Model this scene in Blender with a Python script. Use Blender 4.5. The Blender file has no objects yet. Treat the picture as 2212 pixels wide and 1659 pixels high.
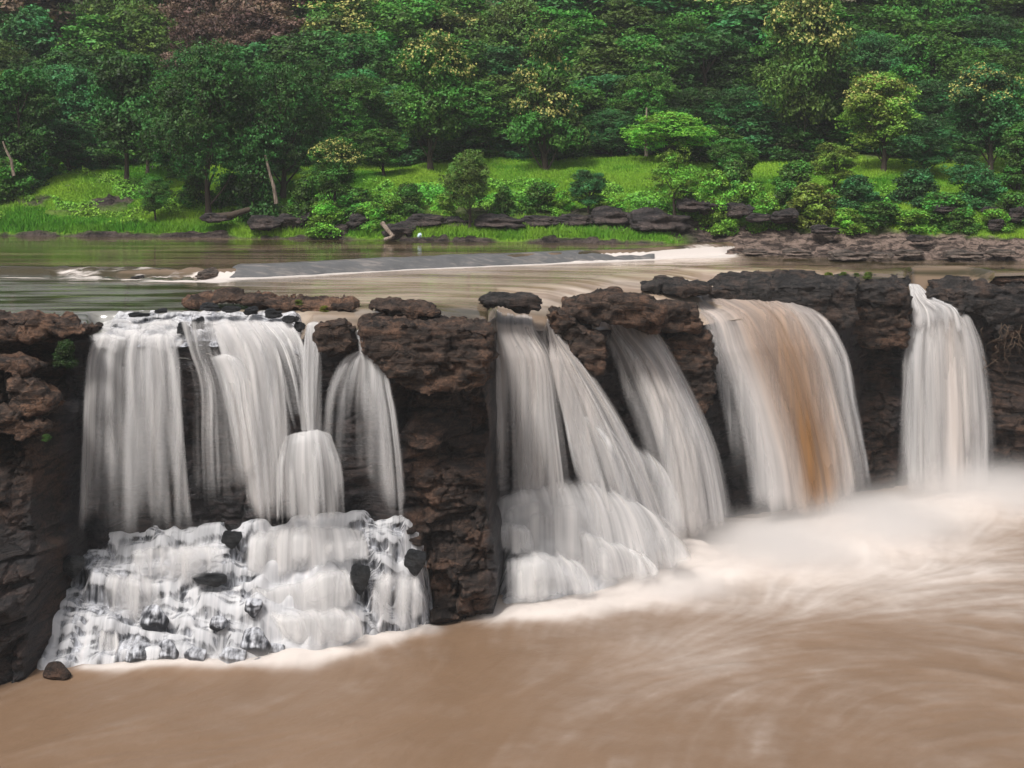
import bpy, math, random
import numpy as np
sc = bpy.context.scene
R = math.radians
# ------------------------------------------------------------------ camera, sky, sun, exposure
HC = 24.8                 # camera height above the plunge pool (m)
F, CX, HY = 3024.0, 1106.0, 259.0     # focal length / principal column / horizon row, in 2212-px units
cam_d = bpy.data.cameras.new("camera"); cam = bpy.data.objects.new("camera", cam_d)
sc.collection.objects.link(cam); sc.camera = cam
cam.location = (0, 0, HC); cam.rotation_euler = (R(90), 0, 0)
cam_d.sensor_width = 36; cam_d.lens = 36 * F / 2212
cam_d.shift_y = -(829.5 - HY) / 2212
cam_d.clip_start = 0.5; cam_d.clip_end = 2000

SUN_EL, SUN_AZ = 54.0, 212.0           # degrees; azimuth of the sun seen from above (0 = +Y, clockwise)
w = bpy.data.worlds.new("World"); sc.world = w; w.use_nodes = True
nt = w.node_tree; nt.nodes.clear()
sky = nt.nodes.new('ShaderNodeTexSky'); sky.sky_type = 'NISHITA'; sky.sun_disc = False
sky.sun_elevation = R(SUN_EL); sky.sun_rotation = R(SUN_AZ)
sky.air_density = 1.0; sky.dust_density = 6.0; sky.ozone_density = 1.0
bg = nt.nodes.new('ShaderNodeBackground'); bg.inputs[1].default_value = 0.105
hs = nt.nodes.new('ShaderNodeHueSaturation'); hs.inputs['Saturation'].default_value = 0.35
wo = nt.nodes.new('ShaderNodeOutputWorld')
nt.links.new(sky.outputs[0], hs.inputs['Color']); nt.links.new(hs.outputs[0], bg.inputs[0]); nt.links.new(bg.outputs[0], wo.inputs[0])
sd = bpy.data.lights.new("sun", 'SUN'); sun = bpy.data.objects.new("sun", sd); sc.collection.objects.link(sun)
sd.energy = 2.6; sd.angle = R(11); sd.color = (1.0, 0.965, 0.92)
sun.rotation_euler = (R(90 - SUN_EL), 0, R(180 - SUN_AZ))
sun.location = (0, 0, 80)
sc.view_settings.view_transform = 'Standard'; sc.view_settings.look = 'None'
sc.view_settings.exposure = 0.25; sc.view_settings.gamma = 1
sc.cycles.transparent_max_bounces = 24
sc.cycles.max_bounces = 6; sc.cycles.diffuse_bounces = 3; sc.cycles.glossy_bounces = 2
sc.cycles.transmission_bounces = 3; sc.cycles.volume_bounces = 4
sc.cycles.use_denoising = True
sc.cycles.use_adaptive_sampling = True; sc.cycles.adaptive_threshold = 0.02

# ------------------------------------------------------------------ helpers
def P(x, y, Y):
    return np.array([(x - CX) / F * Y, Y, HC - (y - HY) / F * Y])
def Yz(y, z): return (HC - z) * F / (y - HY)
def px_of(X, Y): return CX + np.asarray(X) / np.asarray(Y) * F
def sstep(a, b, x):
    t = np.clip((np.asarray(x, float) - a) / (b - a), 0, 1); return t * t * (3 - 2 * t)
def hsh(ix, iy, iz, s=0):
    with np.errstate(over='ignore'):
        h = (ix.astype(np.int64) * 374761393 + iy.astype(np.int64) * 668265263 + iz.astype(np.int64) * 2147483647 + s * 974634777)
        h = (h ^ (h >> 13)) * 1274126177; h = h ^ (h >> 16); h = h * 2246822519; h = h ^ (h >> 15)
    return (h & 0xFFFFFF) / float(0x1000000)
def vnoise(x, y, z, s=0):
    x, y, z = np.broadcast_arrays(np.asarray(x, float), np.asarray(y, float), np.asarray(z, float))
    ix, iy, iz = np.floor(x), np.floor(y), np.floor(z)
    fx, fy, fz = x - ix, y - iy, z - iz
    fx, fy, fz = [t * t * t * (t * (t * 6 - 15) + 10) for t in (fx, fy, fz)]
    ix, iy, iz = ix.astype(np.int64), iy.astype(np.int64), iz.astype(np.int64)
    r = 0
    for a in (0, 1):
        for b in (0, 1):
            for c in (0, 1):
                r = r + hsh(ix + a, iy + b, iz + c, s) * (fx if a else 1 - fx) * (fy if b else 1 - fy) * (fz if c else 1 - fz)
    return r * 2 - 1
def fbm(x, y, z, o=4, s=0, g=0.5):
    r = 0; a = 1.0; n = 0
    for k in range(o):
        r = r + a * vnoise(x * 2**k, y * 2**k, z * 2**k, s + k * 17); n += a; a *= g
    return r / n
def worley(x, y, z, s=0, jit=0.9):
    x, y, z = np.broadcast_arrays(np.asarray(x, float), np.asarray(y, float), np.asarray(z, float))
    ix, iy, iz = [np.floor(t).astype(np.int64) for t in (x, y, z)]
    f1 = np.full(x.shape, 9.0); f2 = np.full(x.shape, 9.0); cid = np.zeros(x.shape)
    cx = np.zeros(x.shape); cy = np.zeros(x.shape); cz = np.zeros(x.shape)
    for a in (-1, 0, 1):
        for b in (-1, 0, 1):
            for c in (-1, 0, 1):
                jx, jy, jz = ix + a, iy + b, iz + c
                qx = jx + .5 + jit * (hsh(jx, jy, jz, s + 1) - .5); qy = jy + .5 + jit * (hsh(jx, jy, jz, s + 2) - .5)
                qz = jz + .5 + jit * (hsh(jx, jy, jz, s + 3) - .5)
                d = np.sqrt((x - qx)**2 + (y - qy)**2 + (z - qz)**2)
                near = d < f1
                f2 = np.where(near, f1, np.minimum(f2, d)); f1 = np.where(near, d, f1)
                cid = np.where(near, hsh(jx, jy, jz, s + 4), cid)
                cx = np.where(near, qx, cx); cy = np.where(near, qy, cy); cz = np.where(near, qz, cz)
    return f1, f2, cid, cx, cy, cz

def facets(x, y, z, s=0):
    f1, f2, cid, cx, cy, cz = worley(x, y, z, s)
    a = np.floor(cid * 1e6).astype(np.int64); o = np.zeros_like(a)
    gx, gy, gz = hsh(a, o, o, 1) - .5, hsh(a, o, o, 2) - .5, hsh(a, o, o, 3) - .5
    return (cid - .5) * .6 + 1.8 * (gx * (x - cx) + gy * (y - cy) + gz * (z - cz)), np.minimum(1, (f2 - f1) * 6)

def bricks(x, z, s=0, bw=1.0, bh=1.0):
    # jointed layers: offset per block and closeness to a joint
    zz = z / bh; ly = np.floor(zz); lz = np.zeros_like(ly).astype(np.int64)
    xx = x / bw * (.7 + .6 * hsh(ly.astype(np.int64), lz, lz, s)) + hsh(ly.astype(np.int64), lz, lz, s + 1) * 7
    cx = np.floor(xx); o = hsh(cx.astype(np.int64), ly.astype(np.int64), lz, s + 2); t = hsh(cx.astype(np.int64), ly.astype(np.int64), lz, s + 3) - .5
    fx, fz = xx - cx, zz - ly; e = np.minimum(np.minimum(fx, 1 - fx) * 1.6, np.minimum(fz, 1 - fz))
    return (o - .5) + t * (fx - .5) * .8, sstep(0, .10, e)

def mesh_np(name, V, Q, uv=None, attrs=None, smooth=True):
    """V (n,3), Q (m,k) faces of k corners"""
    V = np.ascontiguousarray(V, np.float32); Q = np.ascontiguousarray(Q, np.int32)
    me = bpy.data.meshes.new(name); m, k = Q.shape
    me.vertices.add(len(V)); me.vertices.foreach_set('co', V.ravel())
    me.loops.add(m * k); me.loops.foreach_set('vertex_index', Q.ravel())
    me.polygons.add(m); me.polygons.foreach_set('loop_start', np.arange(0, m * k, k, dtype=np.int32))
    me.polygons.foreach_set('loop_total', np.full(m, k, np.int32))
    if smooth: me.polygons.foreach_set('use_smooth', np.ones(m, bool))
    me.update(calc_edges=True)
    if uv is not None:
        l = me.uv_layers.new(name='UVMap'); l.data.foreach_set('uv', np.ascontiguousarray(uv, np.float32)[Q.ravel()].ravel())
    for an, av in (attrs or {}).items():
        a = me.attributes.new(an, 'FLOAT', 'POINT'); a.data.foreach_set('value', np.ascontiguousarray(av, np.float32).ravel())
    return me
def grid_q(nu, nv):
    i = np.arange(nu * nv).reshape(nv, nu)
    return np.stack([i[:-1, :-1], i[:-1, 1:], i[1:, 1:], i[1:, :-1]], -1).reshape(-1, 4)
def link(name, me, mat=None, parent=None):
    o = bpy.data.objects.new(name, me); sc.collection.objects.link(o)
    if mat and me and not me.materials: me.materials.append(mat)
    if parent: o.parent = parent
    return o
def tag(o, label=None, cat=None, group=None, kind=None):
    if label: o['label'] = label
    if cat: o['category'] = cat
    if group: o['group'] = group
    if kind: o['kind'] = kind
    return o
def copy_tree(o):
    c = o.copy(); sc.collection.objects.link(c)
    for ch in o.children:
        d = ch.copy(); sc.collection.objects.link(d); d.parent = c
    return c
def join_meshes(parts):
    Vs, Qs, n = [], [], 0
    for V, Q in parts:
        Vs.append(V); Qs.append(Q + n); n += len(V)
    return np.concatenate(Vs), np.concatenate(Qs)
def tube(path, rad, n=8):
    path = np.array(path, float); rad = np.asarray(rad, float); m = len(path)
    V = []
    for i in range(m):
        t = path[min(i + 1, m - 1)] - path[max(i - 1, 0)]; t /= np.linalg.norm(t) + 1e-9
        a = np.cross(t, [0.3, 1, 0.2]); a /= np.linalg.norm(a); b = np.cross(t, a)
        for k in range(n):
            th = 2 * math.pi * k / n; V.append(path[i] + rad[i] * (a * math.cos(th) + b * math.sin(th)))
    V.append(path[-1]); V = np.array(V); Q = []
    for i in range(m - 1):
        for k in range(n):
            Q.append([i * n + k, i * n + (k + 1) % n, (i + 1) * n + (k + 1) % n, (i + 1) * n + k])
    for k in range(n): Q.append([(m - 1) * n + k, (m - 1) * n + (k + 1) % n, m * n, m * n])
    Q = [q if q[2] != q[3] else [q[0], q[1], q[2], (m - 1) * n + k] for q in Q[:-n]]
    return V[:-1], np.array(Q)

# ------------------------------------------------------------------ materials
class NG:
    def __init__(s, name):
        s.m = bpy.data.materials.new(name); s.m.use_nodes = True; s.t = s.m.node_tree; s.t.nodes.clear()
        s.out = s.n('ShaderNodeOutputMaterial')
    def n(s, ty, **k):
        o = s.t.nodes.new(ty)
        for a, b in k.items(): setattr(o, a, b)
        return o
    def l(s, a, b): s.t.links.new(a, b)
    def setin(s, sock, v):
        if hasattr(v, 'is_output') or isinstance(v, bpy.types.NodeSocket): s.l(v, sock)
        elif isinstance(v, (tuple, list)) and len(v) == 3 and sock.type == 'RGBA': sock.default_value = (*v, 1)
        else: sock.default_value = v
    def math(s, op, a, b=0.0, c=0.0, clamp=False):
        o = s.n('ShaderNodeMath', operation=op, use_clamp=clamp)
        for i, v in enumerate((a, b, c)): s.setin(o.inputs[i], v)
        return o.outputs[0]
    def mix(s, f, a, b, bt='MIX'):
        o = s.n('ShaderNodeMix', data_type='RGBA', blend_type=bt)
        s.setin(o.inputs[0], f); s.setin(o.inputs[6], a); s.setin(o.inputs[7], b); return o.outputs[2]
    def attr(s, n): return s.n('ShaderNodeAttribute', attribute_name=n).outputs['Fac']
    def ramp(s, f, a, b, c=0.0, d=1.0):
        o = s.n('ShaderNodeMapRange', interpolation_type='SMOOTHSTEP'); s.setin(o.inputs[0], f)
        for i, v in enumerate((a, b, c, d)): o.inputs[i + 1].default_value = v
        return o.outputs[0]
    def mapping(s, sc_=(1, 1, 1), co='Object', loc=(0, 0, 0), rot=(0, 0, 0)):
        tc = s.n('ShaderNodeTexCoord'); m = s.n('ShaderNodeMapping'); s.l(tc.outputs[co], m.inputs[0])
        m.inputs['Scale'].default_value = sc_; m.inputs['Location'].default_value = loc; m.inputs['Rotation'].default_value = rot
        return m.outputs[0]
    def noise(s, vec, scale=1.0, det=4.0, rough=0.55, dist=0.0):
        o = s.n('ShaderNodeTexNoise'); s.l(vec, o.inputs['Vector'])
        o.inputs['Scale'].default_value = scale; o.inputs['Detail'].default_value = det
        o.inputs['Roughness'].default_value = rough; o.inputs['Distortion'].default_value = dist
        return o.outputs[0]
    def bump(s, h, st=0.5, d=0.1):
        o = s.n('ShaderNodeBump'); o.inputs['Strength'].default_value = st; o.inputs['Distance'].default_value = d
        s.l(h, o.inputs['Height']); return o.outputs[0]
    def bsdf(s, col, rough=0.8, normal=None, spec=0.3):
        o = s.n('ShaderNodeBsdfPrincipled'); s.setin(o.inputs['Base Color'], col); s.setin(o.inputs['Roughness'], rough)
        s.setin(o.inputs['Specular IOR Level'], spec)
        if normal is not None: s.l(normal, o.inputs['Normal'])
        return o.outputs[0]
    def done(s, sh): s.l(sh, s.out.inputs[0]); return s.m

def rock_mat(name, c_dark, c_mid, c_rust, rust=0.5, wet=0.0, scale=1.0, mossy=0.0):
    g = NG(name); v = g.mapping((1, 1, 1)); vs = g.mapping((0.5, 0.5, 2.2))
    n1 = g.noise(v, 0.55 * scale, 5, .6); n2 = g.noise(vs, 1.6 * scale, 8, .68, .6); n3 = g.noise(v, 9 * scale, 6, .7)
    nc = g.noise(g.mapping((.45, .45, .7), 'Object', (0, 0, 0), (0, .5, 0)), 1.1 * scale, 3, .55, .7)
    crk = g.ramp(g.math('ADD', g.math('ABSOLUTE', g.math('SUBTRACT', nc, .5)), g.math('MULTIPLY', g.math('SUBTRACT', n3, .5), .02)), 0.0, 0.012)
    c = g.mix(g.ramp(n2, .38, .66), c_dark, c_mid)
    c = g.mix(g.math('MULTIPLY', g.ramp(g.math('ADD', g.math('MULTIPLY', n1, .7), g.math('MULTIPLY', n2, .4)), .52, .68), rust), c, c_rust)
    c = g.mix(g.ramp(n3, .35, .7), g.mix(0.55, c, (0, 0, 0)), c)
    if mossy: c = g.mix(g.math('MULTIPLY', g.ramp(g.noise(v, 1.3, 4), .55, .65), mossy), c, (.07, .10, .02))
    wt = g.attr('wet')
    c = g.mix(g.math('MULTIPLY', wt, .8), c, g.mix(n2, (.012, .014, .018), (.05, .055, .065)))
    c = g.mix(crk, g.mix(.6, c, (0.004, .004, .004)), c)
    h = g.math('ADD', g.math('MULTIPLY', n2, 1.4), g.math('ADD', g.math('MULTIPLY', n3, .6), g.math('MULTIPLY', crk, .25)))
    rr = g.math('SUBTRACT', 0.72 - wet * .25, g.math('MULTIPLY', wt, .4))
    return g.done(g.bsdf(c, rr, g.bump(h, .9, .22), .35))
M = {}
M['cliff'] = rock_mat('cliff_rock', (.026, .018, .015), (.105, .065, .048), (.18, .095, .058), .6)
M['brown'] = rock_mat('brown_rock', (.030, .020, .015), (.125, .078, .056), (.21, .11, .065), .7)
M['rust'] = rock_mat('rust_rock', (.035, .022, .016), (.15, .09, .062), (.28, .15, .09), .8)
M['black'] = rock_mat('black_basalt', (.010, .009, .009), (.075, .062, .056), (.13, .075, .05), .55)
M['wetr'] = rock_mat('wet_rock', (.01, .011, .013), (.045, .048, .055), (.07, .065, .06), .3, wet=1)
M['bankr'] = rock_mat('bank_rock', (.02, .017, .018), (.085, .068, .066), (.16, .11, .09), .4)
M['pale'] = rock_mat('pale_slab', (.07, .055, .045), (.24, .185, .155), (.34, .25, .20), .5)

def leaf_mat(name, hue_var=1.0):
    g = NG(name); oi = g.n('ShaderNodeObjectInfo'); lv = g.attr('lv'); cl = g.attr('cl')
    c = oi.outputs['Color']
    h = g.n('ShaderNodeHueSaturation'); g.l(c, h.inputs['Color'])
    g.l(g.math('ADD', .47, g.math('MULTIPLY', cl, .05)), h.inputs['Hue'])
    h.inputs['Saturation'].default_value = .95
    g.l(g.math('ADD', .24, g.math('MULTIPLY', lv, 1.5)), h.inputs['Value'])
    col = h.outputs[0]
    d = g.n('ShaderNodeBsdfPrincipled'); g.l(col, d.inputs['Base Color']); d.inputs['Roughness'].default_value = .55
    d.inputs['Specular IOR Level'].default_value = .25
    t = g.n('ShaderNodeBsdfTranslucent'); g.l(g.mix(1.0, col, (1.2, 1.25, .6), 'MULTIPLY'), t.inputs[0])
    m = g.n('ShaderNodeMixShader'); m.inputs[0].default_value = .16
    g.l(d.outputs[0], m.inputs[1]); g.l(t.outputs[0], m.inputs[2]); return g.done(m.outputs[0])
M['leaf'] = leaf_mat('leaves')
g = NG('blossom'); lv = g.attr('lv')
M['bloss'] = g.done(g.bsdf(g.mix(lv, (.20, .24, .05), (.50, .44, .14)), .7))
g = NG('bark'); v = g.mapping((3, 3, .6)); n = g.noise(v, 2, 6, .7)
M['bark'] = g.done(g.bsdf(g.mix(n, (.018, .014, .011), (.10, .075, .055)), .9, g.bump(n, .8, .05)))
g = NG('pale_bark'); v = g.mapping((3, 3, .6)); n = g.noise(v, 2, 6, .7)
M['pbark'] = g.done(g.bsdf(g.mix(g.ramp(n, .35, .65), (.09, .065, .05), (.30, .24, .19)), .9, g.bump(n, .8, .05)))

g = NG('rock_under_thin_water'); geo = g.n('ShaderNodeNewGeometry'); sx = g.n('ShaderNodeSeparateXYZ'); g.l(geo.outputs['Normal'], sx.inputs[0])
ps = g.n('ShaderNodeMapping'); g.l(geo.outputs['Position'], ps.inputs[0]); ps.inputs['Scale'].default_value = (5, 2, .8)
n1 = g.noise(ps.outputs[0], 1, 4, .6, .2); ps2 = g.n('ShaderNodeMapping'); g.l(geo.outputs['Position'], ps2.inputs[0]); n2 = g.noise(ps2.outputs[0], 1.1, 4, .6)
f = g.math('ADD', g.math('MULTIPLY', n1, 1.2), g.math('ADD', g.math('MULTIPLY', sx.outputs['Z'], .22), g.math('MULTIPLY', n2, .5)))
c = g.mix(g.ramp(f, .74, 1.30), (.022, .024, .030), (.55, .56, .60))
M['filmrock'] = g.done(g.bsdf(c, .5, g.bump(g.noise(ps.outputs[0], 2.5, 5, .6), .15, .05), .3))

def water_sheet(name, soft=False, white=(.83, .81, .80), brown=(.42, .215, .075), us=1.15, vs=.055, contrast=1.0):
    """silky falling water: streaks run along v (metres); 'dens' opacity, 'tint' silt"""
    g = NG(name)
    n1 = g.noise(g.mapping((us, vs, 1), 'UV'), 1, 3, .55, .15); n2 = g.noise(g.mapping((us * 4.2, vs * 1.2, 1), 'UV', (3, 7, 0)), 1, 4, .6)
    st = g.math('ADD', g.math('MULTIPLY', n1, .80), g.math('MULTIPLY', n2, .20))
    st = g.math('MULTIPLY', g.math('SUBTRACT', st, .5), 4.2 * contrast)      # about -1..1
    d = g.attr('dens'); ed = g.attr('edge')
    a = g.math('ADD', g.math('MULTIPLY', g.math('SUBTRACT', d, .62), 2.5), g.math('MULTIPLY', st, .85))
    a = g.math('ADD', a, g.math('MULTIPLY', g.math('SUBTRACT', ed, 1.0), 1.7))
    a = g.math('MULTIPLY', g.ramp(a, -1.05, 1.0), g.ramp(ed, 0, .7), clamp=True)
    if soft:
        a = g.math('MULTIPLY', g.math('POWER', ed, 1.5), g.math('MULTIPLY', g.math('ADD', -.12, g.math('MULTIPLY', d, .86)), g.ramp(st, -1.6, .9)), clamp=True)
    ti = g.math('ADD', g.attr('tint'), g.math('MULTIPLY', st, .10), clamp=True)
    c = g.mix(ti, white, brown)
    c = g.mix(g.ramp(st, -1.1, 1.1), g.mix(.55, c, (.20, .20, .215)), c)
    df = g.n('ShaderNodeBsdfPrincipled'); g.setin(df.inputs['Base Color'], c); df.inputs['Roughness'].default_value = .55
    df.inputs['Specular IOR Level'].default_value = .3
    tr = g.n('ShaderNodeBsdfTranslucent'); g.l(c, tr.inputs[0])
    m = g.n('ShaderNodeMixShader'); m.inputs[0].default_value = .3; g.l(df.outputs[0], m.inputs[1]); g.l(tr.outputs[0], m.inputs[2])
    tp = g.n('ShaderNodeBsdfTransparent'); x = g.n('ShaderNodeMixShader'); g.l(a, x.inputs[0]); g.l(tp.outputs[0], x.inputs[1]); g.l(m.outputs[0], x.inputs[2])
    return g.done(x.outputs[0])
M['fall'] = water_sheet('falling_water')
M['strand'] = water_sheet('falling_water_strands', soft=True, white=(.90, .885, .875))
M['film'] = water_sheet('cascade_water', us=3.4, vs=.3, white=(.84, .84, .86))

# ------------------------------------------------------------------ plan of the gorge: x column, base Y, top Y, top z
COL = np.array([
 (-700, 48, 58, 15.4), (-250, 56, 64, 15.2), (0, 60.9, 66.5, 14.75), (62, 62, 67.3, 14.9), (115, 64.6, 68, 14.6), (180, 68.2, 68.6, 14.3),
 (400, 69.3, 68.9, 14.15), (600, 69.8, 69.2, 14.2), (690, 70, 69.1, 14.2), (790, 70, 68.8, 13.9), (870, 69.0, 68.4, 14.0),
 (930, 68.6, 68.6, 14.0), (1050, 70.2, 71, 14.0), (1075, 76.5, 76.0, 13.6), (1180, 78, 77, 13.45), (1270, 80, 79.4, 13.1), (1330, 82.5, 81.5, 12.85),
 (1420, 84.5, 82.5, 12.8), (1520, 86.8, 85.9, 12.45), (1560, 87.5, 86.2, 12.6), (1600, 88, 86.5, 12.75), (1700, 89, 87.2, 12.75), (1780, 90, 88.2, 12.3),
 (1830, 92.5, 90, 12.9), (1870, 94, 93.2, 14.1), (1955, 94.8, 93.8, 14.1), (1975, 95.6, 95, 11.7), (2070, 95.6, 95, 11.55),
 (2105, 95.0, 94.2, 12.6), (2150, 94.6, 93.8, 14.2), (2212, 94.4, 93.8, 14.25), (2400, 94.6, 94, 14.3), (2900, 95, 94, 14.4)])
def yb(x): return np.interp(x, COL[:, 0], COL[:, 1])
def yt(x): return np.interp(x, COL[:, 0], COL[:, 2])
def zt(x): return np.interp(x, COL[:, 0], COL[:, 3])
def wetf(x):
    return sum(sstep(a - 25, a + 10, x) * (1 - sstep(b - 10, b + 25, x)) for a, b in ((150, 870), (1065, 1440), (1520, 1860), (1940, 2130)))

# ------------------------------------------------------------------ cliff
def build_cliff():
    xs = np.concatenate([np.arange(-700, -60, 10), np.arange(-60, 2300, 3.0), np.arange(2300, 2900, 12)])
    zs = np.concatenate([np.linspace(-1.6, 1.0, 226 + 1)[0:0], np.linspace(-1.6, 1, 230)])   # 1 = lip
    t = np.linspace(0, 1, 230)
    nu = len(xs); X, T = np.meshgrid(xs, t)
    z = -1.5 + (zt(X) + 1.5) * T
    hz = np.clip(z / np.maximum(zt(X), 1), 0, 1); Xq = X + 26 * fbm(z * .45, X * .004, 0, 4, 33) * sstep(1.0, .93, T) * (1 - .9 * np.clip(wetf(X), 0, 1) * sstep(.5, .85, T)) - 16 * sstep(.45, .1, hz) * sstep(1000, 1050, X) * (1 - sstep(1150, 1250, X))
    Yw = yb(Xq) + (yt(Xq) - yb(Xq)) * hz**1.6
    # the left wall leans out in two stages and is undercut below its rim
    lw = 1 - sstep(100, 180, X)
    Yw = Yw + lw * (1.6 * sstep(.62, .78, hz) * (1 - sstep(.9, .97, hz)))
    # recess under the rim beside the centre block and on the right
    rc = sstep(850, 880, X) * (1 - sstep(1040, 1060, X))
    Yw = Yw + rc * 1.0 * sstep(.5, .72, hz) * (1 - sstep(.96, 1, hz))
    rr = sstep(1840, 1880, X)
    Yw = Yw + rr * (1.2 * sstep(.35, .55, hz) * (1 - sstep(.70, .76, hz)))
    wx = (X - CX) / F * Yw
    n1 = fbm(wx * .22, z * .3, Yw * .1, 4, 3); f1, f2, cid, *_ = worley(wx * .55 + n1 * .6, z * .75, 0, 5)
    f1b, f2b, cidb, *_ = worley(wx * 1.5 + n1, z * 2.1, 1, 9)
    wq = n1 * .8 + .25 * fbm(wx * 1.2, z * 1.2, 0, 3, 37)
    fa, ca = facets(wx * .34 + wq, z * .42 + wq * .5, 0, 5); fb, cb = facets(wx * .95 + wq, z * 1.25 - wq, 0, 9)
    blk = fa * 1.15 + fb * .34
    crack = ca * .14 + cb * .05
    b1, e1 = bricks(wx + n1 * 1.2 + z * .15, z + n1 * .8 + .25 * fbm(wx * .8, z * .5, 0, 3, 38), 5, 2.6, 1.25)
    b2, e2 = bricks(wx + n1 * 1.5 - z * .2, z + n1 * 1.1 + .2 * fbm(wx * 1.5, z, 0, 3, 39), 7, 1.0, .45)
    blk = fa * .75 + b1 * .75 + b2 * .26 * sstep(-.3, .2, vnoise(wx * .3, z * .3, 0, 40)) + (e1 - 1) * .22 + (e2 - 1) * .07
    strata = vnoise(wx * .08 + n1, z * 1.8, 0, 21) * .22 + vnoise(wx * .3 + n1, z * 5.5, 0, 25) * .09
    fine = fbm(wx * 2.2, z * 4.2, 0, 5, 31) * .20
    dry = 1 - wetf(X) * .55
    D = (n1 * .9 + blk + strata + fine + crack - .3) * dry
    D = .4 * D + .6 * (np.floor(D / .42) + sstep(.6, 1, D / .42 - np.floor(D / .42))) * .42 + .16
    D = D * (0.35 + .65 * np.minimum(1, (1 - T) * 12 + .1))
    D = D * (1 - np.clip(wetf(X) * 1.5, 0, 1) * sstep(.82, .97, T)); z = z - .25 * np.clip(wetf(X) * 1.5, 0, 1) * sstep(.95, 1, T)
    Yf = Yw - D
    V = np.stack([(X - CX) / F * Yw, Yf, z], -1)
    # cap going back under the river
    caps = []
    for k, b in enumerate((.5, 1.3, 3.0, 6.0)):
        yy = yt(xs) + b; caps.append(np.stack([(xs - CX) / F * yy, yy, zt(xs) - .12 - .08 * k - .5 * np.clip(wetf(xs) * 1.5, 0, 1)], -1)[None])
    V = np.concatenate([V] + caps, 0); nv = V.shape[0]
    wet = np.concatenate([wetf(X) * (.75 + .25 * n1) + .55 * (1 - sstep(60, 160, X)) * (1 - sstep(.35, .65, hz)) + 0, np.repeat(wetf(xs)[None], 4, 0)], 0)  # falls zones, plus a term that only darkens the lower left wall
    splash = .75 * (1 - sstep(0, .35, T)) * sstep(900, 1000, X) * 0
    me = mesh_np('cliff', V.reshape(-1, 3), grid_q(nu, nv), attrs={'wet': np.clip(wet, 0, 1)}, smooth=False)
    tag(link('cliff', me, M['cliff']), kind='structure')
build_cliff()

# ------------------------------------------------------------------ upper river
WX = np.array([-700, 0, 150, 470, 620, 800, 950, 1100, 1260, 1410, 1560, 1700]); WY = np.array([89, 88, 87.4, 86.1, 88.0, 90.6, 92.9, 95.4, 98.1, 100.7, 104.5, 110])
def yweir(x): return np.interp(x, WX, WY)
BX = np.array([-900, 0, 400, 700, 900, 1400, 1480, 1560, 2212, 3000]); BY = np.array([115, 112, 110.5, 108.6, 107, 104.6, 104.2, 104.6, 100.8, 96])
def ybank(x): return np.interp(x, BX, BY)
def zriver(x, Y):
    dn = np.interp(x, [-700, 300, 900, 1500, 1900, 3000], [15.0, 15.0, 15.0, 14.75, 14.6, 14.55])
    L = np.interp(x, [0, 600, 1000, 1300, 1500, 1780, 1860, 1960, 2110, 2150], [3, 3, 6, 9, 11, 10, 2, 3, 3, 2])
    t = np.clip((Y - yt(x)) / L, 0, 1); e = 1 - (1 - t)**1.7
    z = zt(x) + .12 + (dn - zt(x) - .12) * e
    st = sstep(yweir(x), yweir(x) + 1.3, Y)
    return z + (15.5 - dn) * st
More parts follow.
